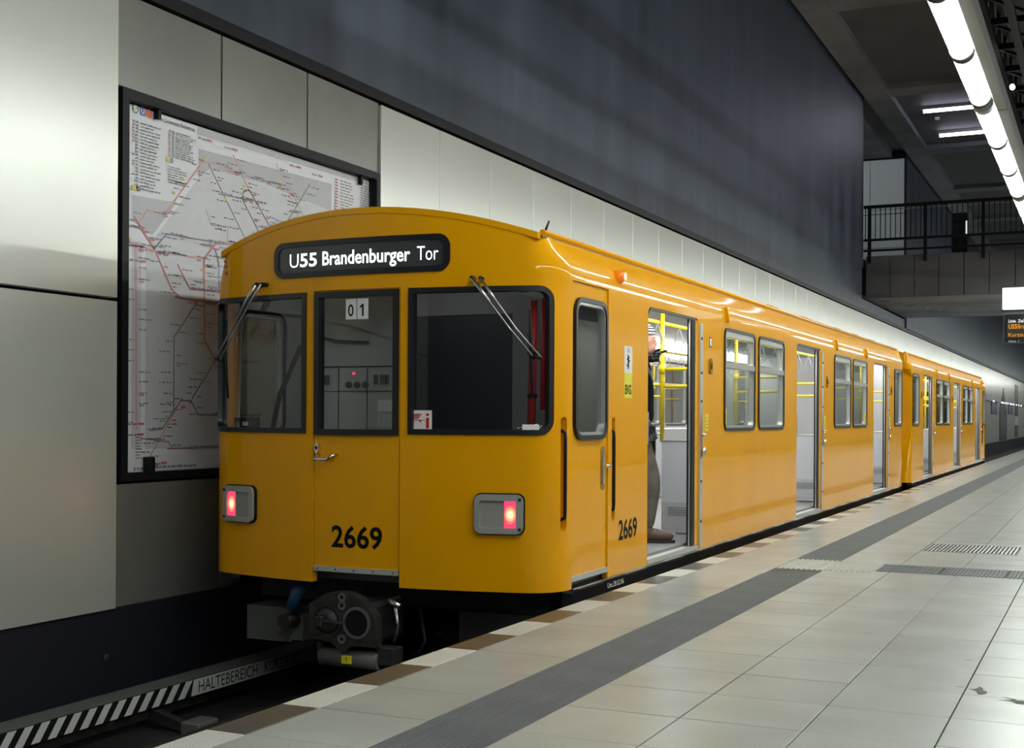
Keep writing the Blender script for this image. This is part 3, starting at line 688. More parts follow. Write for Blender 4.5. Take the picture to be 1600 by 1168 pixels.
def tx(name, s_, s, u0, u1, v0, v1, d, m, parent, bold=0.):
    return text(name, s_, mp, u0 if s > 0 else -u1, u1 if s > 0 else -u0, v0, v1, d, m, parent, bold)

def build_car(root, open_s, far):
    """open_s: side whose doors stand open; far: +1 when the leaves' pockets lie toward the rear"""
    cu = Ux(.342); VB = 2.12
    half = [i*.06 for i in range(int((UARC-.05)/.06)+1)]+[UARC-.05+(UC-UARC+.05)*i/22 for i in range(23)]+[UC+.3*i for i in range(1, int((URS-UC)/.3)+1)]+rear_us
    half = sorted(set(round(h, 5) for h in half))
    band('cornice', Y_, root, VB, [-h for h in half[:0:-1]]+half)
    rwu0, rwu1 = Ux(.408), Ux(1.352)
    lam0, lam1 = Ux(.872), Ux(1.203)
    for s in (1, -1):
        # ---- corner panel of the front with windscreen and lamp
        outl = [(cu+.004, .055), (U(CABD_[0]), .055), (U(CABD_[0]), VB), (cu+.004, VB)]
        wo = rr(rwu0, rwu1, 1.085, 2.062, .10, 7, (0, 1, 1, 0))
        slot = rr(U(.325), U(.392), .45, 1.205, .025, 4)
        skin('front_panel', mp, sgn(outl, s), [sgn(wo, s), sgn(slot, s)], 0, .05, Y_, root, front_us+arc_us+[-a for a in arc_us], VS+[.5, 1.0, 2.1, 2.43, 2.5])
        f = win(root, s, rwu0, rwu1, 1.085, 2.062, .10, None, (0, 1, 1, 0), GLASSF, .035, False)
        skin('grab_recess', mp, sgn(rr(U(.315), U(.402), .44, 1.215, .02, 4), s), [], .05, .06, Y_, root)
        x0, y0, nx, ny = pathpt(U(.365))
        gp = [mp(s*U(.365), v, d) for v, d in ((1.12, .04), (1.10, -.004), (1.06, -.006), (.58, -.006), (.54, -.004), (.52, .04))]
        MB().tube(gp, .012, 8).obj('grab_handle', BLK, root)
        # ---- head and tail lamp
        h = skin('rear_lamp', mp, sgn(rr(lam0, lam1, .432, .705, .05), s), [sgn(rr(lam0+.02, lam1-.02, .452, .685, .04), s)], -.02, .01, BLK, root, front_us+arc_us)
        skin('bezel', mp, sgn(rr(lam0+.008, lam1-.008, .44, .697, .045), s), [sgn(rr(lam0+.045, lam1-.055, .478, .655, .01), s)], -.042, -.005, BEZ, h, front_us+arc_us)
        um = lam0+.205
        skin('white_lens', mp, sgn(rr(lam0+.043, um, .476, .657, .004), s), [], -.024, .0, mat('white_lens', (.30, .29, .28, 1), .12) if 'white_lens' not in MATS else MATS['white_lens'], h)
        skin('red_lens', mp, sgn(rr(um, lam1-.053, .476, .657, .004), s), [], -.026, .0, REDL, h)
        bx_, by_ = (um+lam1-.053)/2, .565
        for q, (ru, rv, mm) in enumerate(((.040, .062, GLOW1), (.032, .043, GLOW2), (.019, .024, REDB))):
            skin('bulb', mp, sgn([(bx_+ru*math.cos(i*math.pi/8), by_+rv*math.sin(i*math.pi/8)) for i in range(16)], s), [], -.0265-.001*q, -.02, mm, h)
        for vv in (.470, .665): skin('screw', mp, sgn([(lam1-.03+.011*math.cos(i*math.pi/5), vv+.011*math.sin(i*math.pi/5)) for i in range(10)], s), [], -.048, -.03, IRON, h)
        # ---- cab side door
        skin('cab_door', mp, sgn([(U(CABD_[0])+.006, .135), (U(CABD_[1])-.006, .135), (U(CABD_[1])-.006, 2.118), (U(CABD_[0])+.006, 2.118)], s), [sgn(rr(U(.505), U(1.115), 1.05, 2.02, .12), s)], .012, .05, Y_, root)
        cd = win(root, s, U(.505), U(1.115), 1.05, 2.02, .12, None, (1, 1, 1, 1), GLASS, .032, True)
        box_on('door_sill', s, U(CABD_[0])+.004, U(CABD_[1])-.004, .100, .135, .0, .06, SILV, root)
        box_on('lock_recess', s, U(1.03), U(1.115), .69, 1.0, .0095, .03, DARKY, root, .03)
        box_on('lock_plate', s, U(1.055), U(1.092), .73, .97, .002, .02, STEEL, root, .01)
        a = mp(s*U(1.04), .86, -.02); b = mp(s*U(1.135), .86, -.02); MB().tube([a, b], .013, 8).obj('door_handle', CHROME, root)
        # ---- side wall with door and window openings
        outl = [(UEND, .055), (UEND, VB), (U(CABD_[0]), VB)]
        outl = [(UEND, .055), (UEND, VB), (U(CABD_[1]), VB), (U(CABD_[1]), .055)]
        for y0 in DOORS:
            a, b = U(y0), U(y0+DW)
            outl += [(a, .055), (a, 2.0)]+[(a+.07-.07*math.cos(math.pi/2*i/5), 2.0+.07*math.sin(math.pi/2*i/5)) for i in range(1, 6)]
            outl += [(b-.07+.07*math.sin(math.pi/2*i/5), 2.0+.07*math.cos(math.pi/2*i/5)) for i in range(0, 6)]+[(b, .055)]
        holes = [rr(U(a), U(b), 1.085, 2.05, .09) for a, b in SIDEW]+[rr(U(ENDW[0]), U(ENDW[1]), 1.085, 2.05, .09)]
        slot2 = rr(U(1.225), U(1.292), .45, 1.205, .025, 4)
        skin('side_wall', mp, sgn(outl, s), [sgn(h_, s) for h_ in holes]+[sgn(slot2, s)], 0, .045, Y_, root, arc_us+side_us+rear_us+[-a for a in arc_us+side_us+rear_us], VS)
        skin('grab_recess', mp, sgn(rr(U(1.215), U(1.302), .44, 1.215, .02, 4), s), [], .046, .055, Y_, root)
        MB().tube([mp(s*U(1.255), v, d) for v, d in ((1.12, .04), (1.10, -.004), (1.06, -.006), (.58, -.006), (.54, -.004), (.52, .04))], .012, 8).obj('grab_handle', BLK, root)
        # inner lining
        lo = [(UEND-.02, .14), (UEND-.02, 2.30), (U(1.5), 2.30), (U(1.5), .14)]
        for y0 in DOORS: lo += [(U(y0), .14), (U(y0), 2.07), (U(y0+DW), 2.07), (U(y0+DW), .14)]
        skin('lining', mp, sgn(lo, s), [sgn(h_, s) for h_ in holes], .05, .075, LINING, root, side_us+rear_us+[-a for a in side_us+rear_us])
        skin('lining', mp, sgn([(U(.46), .14), (U(1.48), .14), (U(1.48), 2.30), (U(.46), 2.30)], s), [sgn(rr(U(.505), U(1.115), 1.05, 2.02, .12), s)], .056, .07, LINING, root)
        for (a, b) in SIDEW: win(root, s, U(a), U(b), 1.085, 2.05, .09, 1.70)
        win(root, s, U(ENDW[0]), U(ENDW[1]), 1.085, 2.05, .09, None)
        # small fittings above the windows
        for y0 in (4.22, 9.52, 11.80): box_on('vent', s, U(y0), U(y0+.05), 2.10, 2.24, -.035, .0, Y_, root, .012)
        MB().tube([mp(s*U(1.38), 2.235, .03), mp(s*U(1.38), 2.235, -.03), mp(s*U(1.38), 2.235, -.06)], [.05, .05, .03], 12).obj('door_lamp', ORAN, root)
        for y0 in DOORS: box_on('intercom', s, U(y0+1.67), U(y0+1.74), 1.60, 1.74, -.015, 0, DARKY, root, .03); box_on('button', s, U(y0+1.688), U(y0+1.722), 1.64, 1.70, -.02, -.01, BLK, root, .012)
        for y0 in DOORS:
            a, b = U(y0), U(y0+DW)
            box_on('door_sill', s, a+.002, b-.002, .06, .10, -.004, .12, SILV, root)
            skin('door_seal', mp, sgn([(a+.001, .10), (a+.016, .10), (a+.016, 1.995), (a+.075, 2.053), (b-.075, 2.053), (b-.001, 1.99), (b-.001, 2.0), (b-.071, 2.0685), (a+.071, 2.0685), (a+.001, 2.0)], s), [], .004, .05, RUB, root)
            if s == open_s:
                if far > 0: e0, e1, dr = b-.005, b+.085, -1
                else: e0, e1, dr = a-.085, a+.005, 1
                pb = lambda q0, q1, v0, v1, d0, d1, m, n, r=.003: box_on(n, s, min(q0, q1), max(q0, q1), v0, v1, d0, d1, m, root, r)
                st_ = b if far > 0 else a
                pb(st_-dr*.018, st_-dr*.095, .08, 2.03, -.012, .001, SILV, 'door_post', .02)
                for vv in (.3, .65, 1.0, 1.35, 1.6, 1.9):
                    q = st_-dr*.05; skin('bolt', mp, sgn([(q+.012*math.cos(i*math.pi/4), vv+.012*math.sin(i*math.pi/4)) for i in range(8)], s), [], -.02, -.01, IRON, root)
                pb(st_+dr*.008, st_+dr*.088, .105, 2.05, .003, .04, Y_, 'door_leaf'); pb(st_+dr*.09, st_+dr*.19, .105, 2.05, .004, .045, BLK, 'leaf_seal', .01)
                pb(st_+dr*.191, st_+dr*.215, .105, 2.05, .012, .022, ALU, 'leaf_edge')
                ot = a if far > 0 else b
                pb(ot, ot+dr*.03*-1, 1.0, 1.25, .0, .05, STEEL, 'latch_plate'); pb(ot-dr*.002, ot-dr*.05, .88, 1.08, -.006, .03, STEEL, 'latch_plate') if False else None
                pb(st_-dr*.02, st_-dr*.07, .86, 1.24, -.02, .0, STEEL, 'latch_plate'); 
                q = st_-dr*.045; MB().tube([mp(s*q, .87, -.03), mp(s*q, .95, -.045)], .018, 8).obj('latch_knob', CHROME, root)
                MB().tube([mp(s*q, 1.04, -.03), mp(s*q, 1.07, -.045)], .018, 8).obj('latch_knob', CHROME, root)
                if far > 0 or True:
                    q = st_-dr*.25; box_on('notice', s, q-.05, q+.05, 1.09, 1.24, -.002, 0, LYEL, root)
                    for k in range(4): box_on('notice_print', s, q-.035, q+.035-.02*(k % 2), 1.115+k*.028, 1.125+k*.028, -.003, -.001, mat('notice_ink', (.2, .22, .05, 1), .5) if 'notice_ink' not in MATS else MATS['notice_ink'], root)
            else:
                for q0, q1 in ((a+.004, (a+b)/2-.004), ((a+b)/2+.004, b-.004)):
                    hole = rr(q0+.09, q1-.09, 1.05, 1.95, .09)
                    skin('door_leaf', mp, sgn([(q0, .10), (q1, .10), (q1, 2.055), (q0, 2.055)], s), [sgn(hole, s)], .015, .05, Y_, root)
                    skin('leaf_lining', mp, sgn([(q0, .10), (q1, .10), (q1, 2.055), (q0, 2.055)], s), [sgn(hole, s)], .052, .06, LINING, root)
                    skin('door_window', mp, sgn(hole, s), [sgn(rr(q0+.12, q1-.12, 1.08, 1.92, .06), s)], .005, .065, RUB, root)
                    skin('door_pane', mp, sgn(rr(q0+.12, q1-.12, 1.08, 1.92, .06), s), [], .03, .036, GLASS, root)
        # sole bar below the yellow skin
        box_on('sole_bar', s, U(.50), U(CL-.15), -.07, .056, .0, .08, GLOSSK, root)
        MB().box((s*(HW-.01) if s > 0 else -HW-.03, .5, -.10), (HW+.03 if s > 0 else -(HW-.01), CL-.1, -.075)).obj('step_bar', BLK, root)
    # ---- centre door of the front
    sg = [rr(Ux(-.70), Ux(.70), 2.168, 2.418, .085, 8)]
    skin('end_door', mp, [(-cu+.004, .17), (cu-.004, .17), (cu-.004, 2.066), (-cu+.004, 2.066)], [rr(-cu+.008, cu-.008, 1.075, 2.06, .01, 2)], .008, .05, Y_, root, front_us)
    skin('front_header', mp, [(-cu-.004, 2.07), (cu+.004, 2.07), (cu+.004, VB), (-cu-.004, VB)], [], 0, .05, Y_, root, front_us)
    skin('door_strip', mp, [(-cu+.006, .135), (cu-.006, .135), (cu-.006, .17), (-cu+.006, .17)], [], -.004, .05, SILV, root, front_us)
    for q in (-.3, -.15, 0, .15, .3): skin('rivet', mp, [(q+.006*math.cos(i*math.pi/4), .152+.006*math.sin(i*math.pi/4)) for i in range(8)], [], -.008, -.003, IRON, root)
    win(root, 1, -cu+.008, cu-.008, 1.075, 2.06, .01, None, (0, 0, 0, 0), GLASSF, .04, False)
    # destination sign
    fr_ = skin('destination_sign', mp, sg[0], [rr(Ux(-.66), Ux(.66), 2.205, 2.382, .055, 6)], -.014, .0, RUB, root, front_us)
    skin('sign_glass', mp, rr(Ux(-.665), Ux(.665), 2.20, 2.387, .055, 6), [], -.004, .004, mat('sign_screen', (.045, .048, .055, 1), .12) if 'sign_screen' not in MATS else MATS['sign_screen'], fr_, front_us)
    tx('lettering', 'U', 1, -.560, -.480, 2.240, 2.335, -.006, SIGNL, fr_, -.008)
    tx('lettering', '5', 1, -.466, -.398, 2.240, 2.335, -.006, SIGNL, fr_, .018)
    tx('lettering', '5', 1, -.386, -.318, 2.240, 2.335, -.006, SIGNL, fr_, .018)
    tx('lettering', 'Brandenburger', 1, -.270, .418, 2.212, 2.338, -.006, SIGNL, fr_, .014)
    tx('lettering', 'Tor', 1, .468, .620, 2.245, 2.338, -.006, SIGNL, fr_, -.006)
    # lock, handle, number
    skin('lock', mp, [(-.303+.017*math.cos(i*math.pi/6), .985+.04*math.sin(i*math.pi/6)) for i in range(12)], [], -.022, .008, CHROME, root)
    skin('lock_hole', mp, [(-.303+.009*math.cos(i*math.pi/6), .985+.012*math.sin(i*math.pi/6)) for i in range(12)], [], -.025, -.02, BLK, root)
    hd = MB(); hp = [mp(u, v, d) for u, v, d in ((-.30, .935, .01), (-.30, .93, -.035), (-.30, .905, -.045), (-.20, .905, -.045), (-.16, .935, -.035), (-.15, .938, .01))]
    hd.tube(hp, .011, 8).obj('door_handle', CHROME, root)
    # gutters and roof
    rb = MB(); xs = [-1.275+2.55*i/24 for i in range(25)]
    for k, lift in enumerate((.012, -.03)):
        for x in xs: rb.v.append((x, (.115*x*x-.006), 2.61-.13*x*x+lift))
        for x in xs: rb.v.append((x, CL+.01, 2.61-.13*x*x+lift))
    n = 25
    for i in range(24):
        rb.f += [(i, i+1, n+i+1, n+i), (2*n+i, 3*n+i, 3*n+i+1, 2*n+i+1), (i, 2*n+i, 2*n+i+1, i+1), (n+i, n+i+1, 3*n+i+1, 3*n+i)]; rb.sm += [True, True, False, False]
    for q in (0, 24): rb.f.append((q, n+q, 3*n+q, 2*n+q)); rb.sm.append(False)
    ro = rb.obj('roof', Y_, root); ro.data.set_sharp_from_angle(angle=.6)
    for s in (1, -1):
        MB().tube([(s*1.283, .24, 2.415), (s*1.283, CL-.02, 2.415)], .022, 8).obj('gutter', Y_, root)
        MB().box((min(s*1.293, s*1.268), .22, 2.385), (max(s*1.293, s*1.268), CL-.02, 2.396)).obj('gutter_gap_shade', DARKY, root)  # dark strip painted as the shade under the gutter
    for y0 in (7.3, 9.2, 11.3, 12.8, 14.3): MB().bev((.75, y0, 2.49), (1.05, y0+.5, 2.535), .01).obj('roof_vent', DARKY, root)
    MB().tube([(1.12, .62, 2.44), (1.14, .68, 2.56)], [.012, .006], 8).obj('aerial', BLK, root)
    # ---- interior
    MB().box((-1.34, .50, .06), (1.34, CL-.12, .125)).box((-1.0, .2, .06), (1.0, .50, .125)).obj('car_floor', CARF, root)
    MB().box((-1.24, 1.5, 2.30), (1.24, CL-.1, 2.33)).obj('inner_ceiling', CEILC, root)
    bh = MB().box((-1.33, 1.46, .125), (-.5, 1.50, 2.30)).box((.5, 1.46, .125), (1.33, 1.50, 2.30)).box((-.5, 1.46, 2.0), (.5, 1.50, 2.30)).obj('cab_bulkhead', CABIN, root)
    MB().bev((-.498, 1.47, .125), (.498, 1.49, 2.0), .004).obj('bulkhead_door', CABD, bh)
    MB().box((-1.25, .25, 2.30), (1.25, 1.46, 2.32)).obj('cab_ceiling', LINING, root)
    MB().bev((-.45, .7, 2.27), (.45, .85, 2.30), .006).obj('cab_fill_lamp', emis('cab_fill_glow', (1, .97, .92, 1), 5.0) if 'cab_fill_glow' not in MATS else MATS['cab_fill_glow'], root)  # added lamp that brightens the cab behind its windows
    MB().bev((-1.28, .30, .6), (-.40, .62, 1.03), .03).obj('control_desk', CABIN, root)
    MB().bev((.42, .30, .6), (1.28, .50, 1.0), .03).obj('control_desk', CABIN, root)
    MB().bev((-1.18, .22, 1.10), (-.98, .27, 1.19), .006).obj('desk_box', BLK, root); MB().box((-1.10, .215, 1.13), (-1.05, .22, 1.16)).obj('desk_dial', WHT, root)
    eq = MB().bev((-.70, .42, .13), (.10, .50, 2.06), .006).obj('equipment_cabinet', LINING, root)
    for x in (-.40, -.16): MB().box((x-.003, .415, .14), (x+.003, .42, 1.55)).obj('cabinet_joint', BLK, eq)
    MB().box((-.69, .412, 1.555), (.09, .42, 1.565)).obj('cabinet_joint', BLK, eq); MB().box((-.69, .412, 1.38), (.09, .42, 1.386)).obj('cabinet_joint', BLK, eq)
    for k in range(3): MB().tube([(-.31+k*.07, .42, 1.43), (-.31+k*.07, .40, 1.43)], .024, 12).obj('dial', CABD, eq)
    for x in (-.58, -.53, -.49, -.08, -.03, .01): MB().bev((x-.012, .39, 1.43), (x+.012, .42, 1.50), .004).obj('switch', CABD, eq)
    MB().tube([(-.27, .42, 1.51), (-.27, .408, 1.51)], .009, 8).obj('red_indicator', REDL, eq)
    MB().box((-.07, .414, 1.24), (.07, .42, 1.32)).obj('notice', WHT, eq); MB().box((-.07, .414, 1.13), (.07, .42, 1.22)).obj('notice', PARTW, eq)
    MB().tube([(-.66, .40, 1.80), (-.4, .39, 1.74), (-.14, .40, 1.73)], .012, 8).obj('cable', BLK, eq)
    MB().tube([(-.98, .40, 1.05), (-.92, .42, 1.35), (-.75, .45, 1.72)], .018, 8).obj('microphone_arm', BLK, root)
    for x in (-.355, .415): MB().box((x, .06, 1.10), (x+.02, .075, 2.04)).obj('window_post', ALU, root)
    # rolled signal flags and stickers behind the windscreen
    sx = 1
    MB().tube([(1.17, .33, 1.12), (1.18, .34, 1.98)], [.03, .026], 10).obj('signal_flag', REDM, root)
    MB().tube([(1.235, .37, 1.25), (1.24, .37, 2.0)], [.02, .016], 10).obj('signal_flag', REDM, root)
    for z in (1.33, 1.62): MB().tube([(1.174, .334, z), (1.174, .334, z+.03)], .035, 10).obj('flag_strap', BLK, root)
    skin('window_card', mp, [(Ux(.432), 1.115), (Ux(.57), 1.115), (Ux(.57), 1.245), (Ux(.432), 1.245)], [], .012, .016, WHT, root)
    tx('card_print', 'i', 1, .530, .556, 1.125, 1.225, .010, REDM, root, .0)
    for k in range(3): skin('card_print', mp, [(.44, 1.215-k*.012), (.50-.01*k, 1.215-k*.012), (.50-.01*k, 1.222-k*.012), (.44, 1.222-k*.012)], [], .009, .011, REDM, root)
    skin('card_print', mp, [(.437, 1.178), (.48, 1.178), (.495, 1.16), (.497, 1.178), (.52, 1.178), (.52, 1.182), (.437, 1.182)], [], .009, .011, REDM, root)
    skin('window_card', mp, [(Ux(1.18), 1.115), (Ux(1.285), 1.115), (Ux(1.285), 1.155), (Ux(1.18), 1.155)], [], .012, .016, WHT, root)
    for q, ch in ((-.085, '0'), (.008, '1')):
        pl_ = skin('number_plate', mp, [(q-.0+0, 1.865), (q+.085, 1.865), (q+.085, 2.005), (q, 2.005)], [], .012, .016, WHT, root)
        if ch == '0': tx('plate_digit', ch, 1, q+.020, q+.064, 1.885, 1.968, .010, INKM, pl_, .01)
        else: skin('plate_digit', mp, [(q+.022+a*.04, 1.885+b*.083) for a, b in ((.42, 0), (.72, 0), (.72, 1), (.46, 1), (0, .80), (0, .64), (.42, .80))], [], .009, .011, INKM, pl_)
    for s in (1, -1):
        MB().add([(s*1.05, 1.6, 2.285), (s*1.05, CL-.2, 2.285), (s*1.265, CL-.2, 2.12), (s*1.265, 1.6, 2.12), (s*1.06, 1.6, 2.295), (s*1.06, CL-.2, 2.295), (s*1.275, CL-.2, 2.13), (s*1.275, 1.6, 2.13)],
                 [(0, 1, 2, 3), (7, 6, 5, 4), (0, 3, 7, 4), (1, 5, 6, 2), (0, 4, 5, 1), (3, 2, 6, 7)]).obj('light_strip', CARL, root)
        MB().tube([(s*.82, 1.7, 2.10), (s*.82, CL-.4, 2.10)], .018, 8).obj('hand_rail', POLE, root)
        for k in range(20):
            y = 2.0+k*.66; MB().tube([(s*.82, y, 2.09), (s*.82+.03, y, 2.0), (s*.82+.05, y, 1.93), (s*.82, y, 1.87), (s*.82-.05, y, 1.93), (s*.82-.03, y, 2.0), (s*.82, y, 2.09)], .006, 6).obj('hand_strap', CABIN, root)
        for i, y0 in enumerate(DOORS):
            for y in (y0-.62, y0+DW+.645):
                if y < 1.6: continue
                p_ = MB().bev((min(s*1.325, s*.86), y-.015, .135), (max(s*1.325, s*.86), y+.015, .985), .006).obj('partition', PARTW, root)
                MB().bev((min(s*1.33, s*.85), y-.022, .98), (max(s*1.33, s*.85), y+.022, 1.0), .006).obj('partition_cap', ALU, p_)
                MB().box((min(s*1.32, s*.865), y-.019, .16), (max(s*1.32, s*.865), y+.019, .42)).obj('kick_plate', LINING, p_)
                for k in range(4): MB().box((min(s*1.27, s*.93), y-.024, .30+k*.022), (max(s*1.27, s*.93), y+.024, .31+k*.022)).obj('louvre', CABIN, p_)
                MB().tube([(s*.86, y, .98), (s*.86, y, 2.30)], .021, 10).obj('grab_pole', POLE, root)
                MB().tube([(s*.86, y, 1.66), (s*1.33, y, 1.66)], .015, 8).obj('grab_rail', POLE, root)
                MB().tube([(s*.86, y, 1.50), (s*1.33, y, 1.50)], .015, 8).obj('grab_rail', POLE, root)
                MB().tube([(s*.86, y, 1.62), (s*.86, y, 1.70)], .033, 10).obj('pole_clamp', POLE, root)
        for y0, y1 in ((4.0, 6.58), (9.24, 11.86), (14.5, 15.4)):
            st_ = MB().bev((min(s*1.30, s*.88), y0, .50), (max(s*1.30, s*.88), y1, .58), .02).obj('bench_seat', SEAT, root)
            MB().bev((min(s*1.325, s*1.24), y0, .58), (max(s*1.325, s*1.24), y1, 1.06), .02).obj('bench_back', LINING, st_)
            MB().box((min(s*1.30, s*1.0), y0, .125), (max(s*1.30, s*1.0), y1, .50)).obj('bench_base', CABIN, st_)
    # ---- running gear
    MB().box((-1.2, .6, -.16), (1.2, CL-.4, .06)).obj('underframe', DIRT, root)
    for yb_ in (3.0, 12.6):
        fr2 = MB().box((-.95, yb_-1.3, -.62), (-.82, yb_+1.3, -.42)).box((.82, yb_-1.3, -.62), (.95, yb_+1.3, -.42)).box((-.95, yb_-.15, -.6), (.95, yb_+.15, -.3)).obj('bogie_frame', DIRT, root)
        for yw in (yb_-.95, yb_+.95):
            w = MB()
            for s in (1, -1): w.tube([(s*.66, yw, -.43), (s*.79, yw, -.43)], .41, 20); 
            w.tube([(-.8, yw, -.43), (.8, yw, -.43)], .07, 10); w.obj('wheelset', IRON, fr2)
    MB().box((-1.15, .35, -.45), (-.75, 1.2, -.2)).obj('equipment_box', CYLG, root)
    MB().box((-.75, .30, -.42), (-.62, .8, -.24)).obj('equipment_box', CYLG, root)
    MB().tube([(-.69, .30, -.27), (-.69, .16, -.27)], .055, 14).obj('air_valve', IRON, root)
    MB().tube([(-.55, .35, .03), (-.60, .2, -.05), (-.66, .22, -.18)], .05, 10).obj('air_hose', BLUEH, root)
    MB().box((.55, .5, -.45), (1.15, 1.2, -.15)).obj('equipment_box', DIRT, root)
    # coupler
    cp = MB()
    P = [(-.265, -.30), (-.265, -.07), (-.20, -.03), (-.12, .01), (-.04, .022), (.04, .022), (.12, -.005), (.20, -.06), (.25, -.13), (.262, -.20), (.262, -.33), (.09, -.33), (.05, -.345), (.03, -.375), (.0, -.385), (-.03, -.375), (-.05, -.345), (-.09, -.32)]
    cp.prism(P, -.145, -.06, 'y'); cpo = cp.obj('coupler', IRON, root)
    MB().bev((-.2, -.06, -.33), (.2, .35, -.05), .03).obj('coupler_body', DIRT, cpo)
    def ring(cx, cz, r0, r1, y0, y1, m, nm):
        n_ = 24; vs_ = []; fs_ = []
        for y in (y0, y1):
            for r in (r0, r1): vs_ += [(cx+r*math.cos(2*math.pi*i/n_), y, cz+r*math.sin(2*math.pi*i/n_)) for i in range(n_)]
        for i in range(n_):
            j = (i+1) % n_; fs_ += [(i, j, n_+j, n_+i), (2*n_+i, 3*n_+i, 3*n_+j, 2*n_+j), (i, 2*n_+i, 2*n_+j, j), (n_+i, n_+j, 3*n_+j, 3*n_+i)]
        return MB().add(vs_, fs_, False).obj(nm, m, cpo)
    ring(.115, -.175, .088, .108, -.155, -.14, STEEL, 'funnel_ring'); MB().tube([(.115, -.147, -.175), (.115, -.1465, -.175)], .09, 24).obj('funnel', BLK, cpo)
    ring(-.115, -.175, .095, .112, -.155, -.14, IRON, 'cone_ring'); MB().tube([(-.115, -.14, -.175), (-.115, -.165, -.175), (-.115, -.19, -.175)], [.09, .08, .05], 20).obj('cone', DIRT, cpo)
    MB().bev((-.17, -.215, -.21), (-.12, -.185, -.14), .006).obj('hook', IRON, cpo); MB().bev((-.12, -.205, -.185), (.03, -.19, -.165), .004).obj('hook_bar', IRON, cpo)
    for cz in (-.01, -.065, -.29): ring(0, cz, .014, .03, -.155, -.14, STEEL, 'valve_ring'); MB().tube([(0, -.150, cz), (0, -.1465, cz)], .016, 12).obj('valve_hole', BLK, cpo)
    ec = MB().tube([(-.22, -.05, -.435), (.24, -.05, -.435)], .062, 16).obj('electric_coupler', CYLG, root)
    MB().bev((-.02, -.125, -.46), (.055, -.108, -.405), .002).obj('warning_plate', LYEL, ec)
    MB().prism([(.02, -.445), (.026, -.425), (.014, -.425), (.022, -.41)], -.1275, -.126, 'y').obj('warning_print', REDM, ec)
    MB().bev((-.25, -.08, -.42), (-.20, .02, -.33), .006).obj('coupler_bracket', DIRT, ec); MB().bev((.22, -.08, -.46), (.36, .05, -.34), .006).obj('coupler_bracket', DIRT, ec)
    MB().tube([(.27, .1, -.05), (.34, -.02, -.08), (.36, -.02, -.2), (.33, -.02, -.30)], .012, 8).obj('coupler_hose', STEEL, root)
    MB().tube([(.33, .05, -.02), (.30, -.04, -.03), (.40, -.06, -.06)], .02, 8).obj('coupler_lever', STEEL, root)
    MB().tube([(.40, .2, -.1), (.50, .1, -.3), (.44, .1, -.42), (.38, .15, -.4)], .012, 8).obj('coupler_hose', BLK, root)

car = thing('subway_car', 'yellow subway car nearest the camera, showing U55 Brandenburger Tor and number 2669', 'train car', (XC, YN, 0))
build_car(car, 1, 1)
# markings only the near car shows
tx('fleet_number', '2669', 1, -.19, .215, .300, .458, .006, INKM, car, .022)
tx('fleet_number', '2669', 1, U(1.37), U(1.77), .300, .455, -.002, INKM, car, .022)
tx('inspection_mark', 'Unt.28.02.06', 1, U(1.15), U(1.485), -.02, .018, -.002, WHT, car)
stk = box_on('operator_sticker', 1, U(1.475), U(1.645), 1.535, 1.735, -.002, 0, WHT, car, .002)
box_on('sticker_field', 1, U(1.475), U(1.645), 1.35, 1.535, -.002, 0, LYEL, stk, .002)
tx('lettering', 'BVG', 1, U(1.495), U(1.625), 1.375, 1.45, -.003, INKM, stk, .025)
bear = [(.55, .05), (.62, .2), (.58, .35), (.66, .5), (.78, .62), (.74, .66), (.62, .60), (.60, .72), (.72, .80), (.70, .86), (.58, .82), (.56, .92), (.46, .98), (.36, .92), (.40, .84), (.36, .74), (.24, .70), (.24, .64), (.38, .62), (.42, .48), (.34, .34), (.22, .26), (.24, .2), (.40, .24), (.44, .12), (.34, .05)]
skin('bear_emblem', mp, [(U(1.50)+a*.115, 1.56+b*.115) for a, b in bear], [], -.004, -.0015, INKM, stk)
for k in range(4): box_on('sticker_print', 1, U(1.525)+.004*k, U(1.60)-.003*k, 1.69+k*.009, 1.694+k*.009, -.003, -.0015, CABIN, stk)
box_on('door_label', 1, U(3.69), U(3.76), 1.84, 1.93, -.002, 0, BLK, car); box_on('label_print', 1, U(3.70), U(3.75), 1.85, 1.92, -.003, -.001, WHT, car)
for y0 in (4.20, 11.80): 
    box_on('window_sticker', 1, U(y0), U(y0+.12), 1.13, 1.29, .012, .017, LYEL, car); 
    skin('sticker_print', mp, [(U(y0+.06)+.03*math.cos(i*math.pi/6), 1.23+.03*math.sin(i*math.pi/6)) for i in range(12)], [(U(y0+.06)+.018*math.cos(i*math.pi/6), 1.23+.018*math.sin(i*math.pi/6)) for i in range(12)] and [[(U(y0+.06)+.018*math.cos(i*math.pi/6), 1.23+.018*math.sin(i*math.pi/6)) for i in range(12)]], .010, .0115, INKM, car)
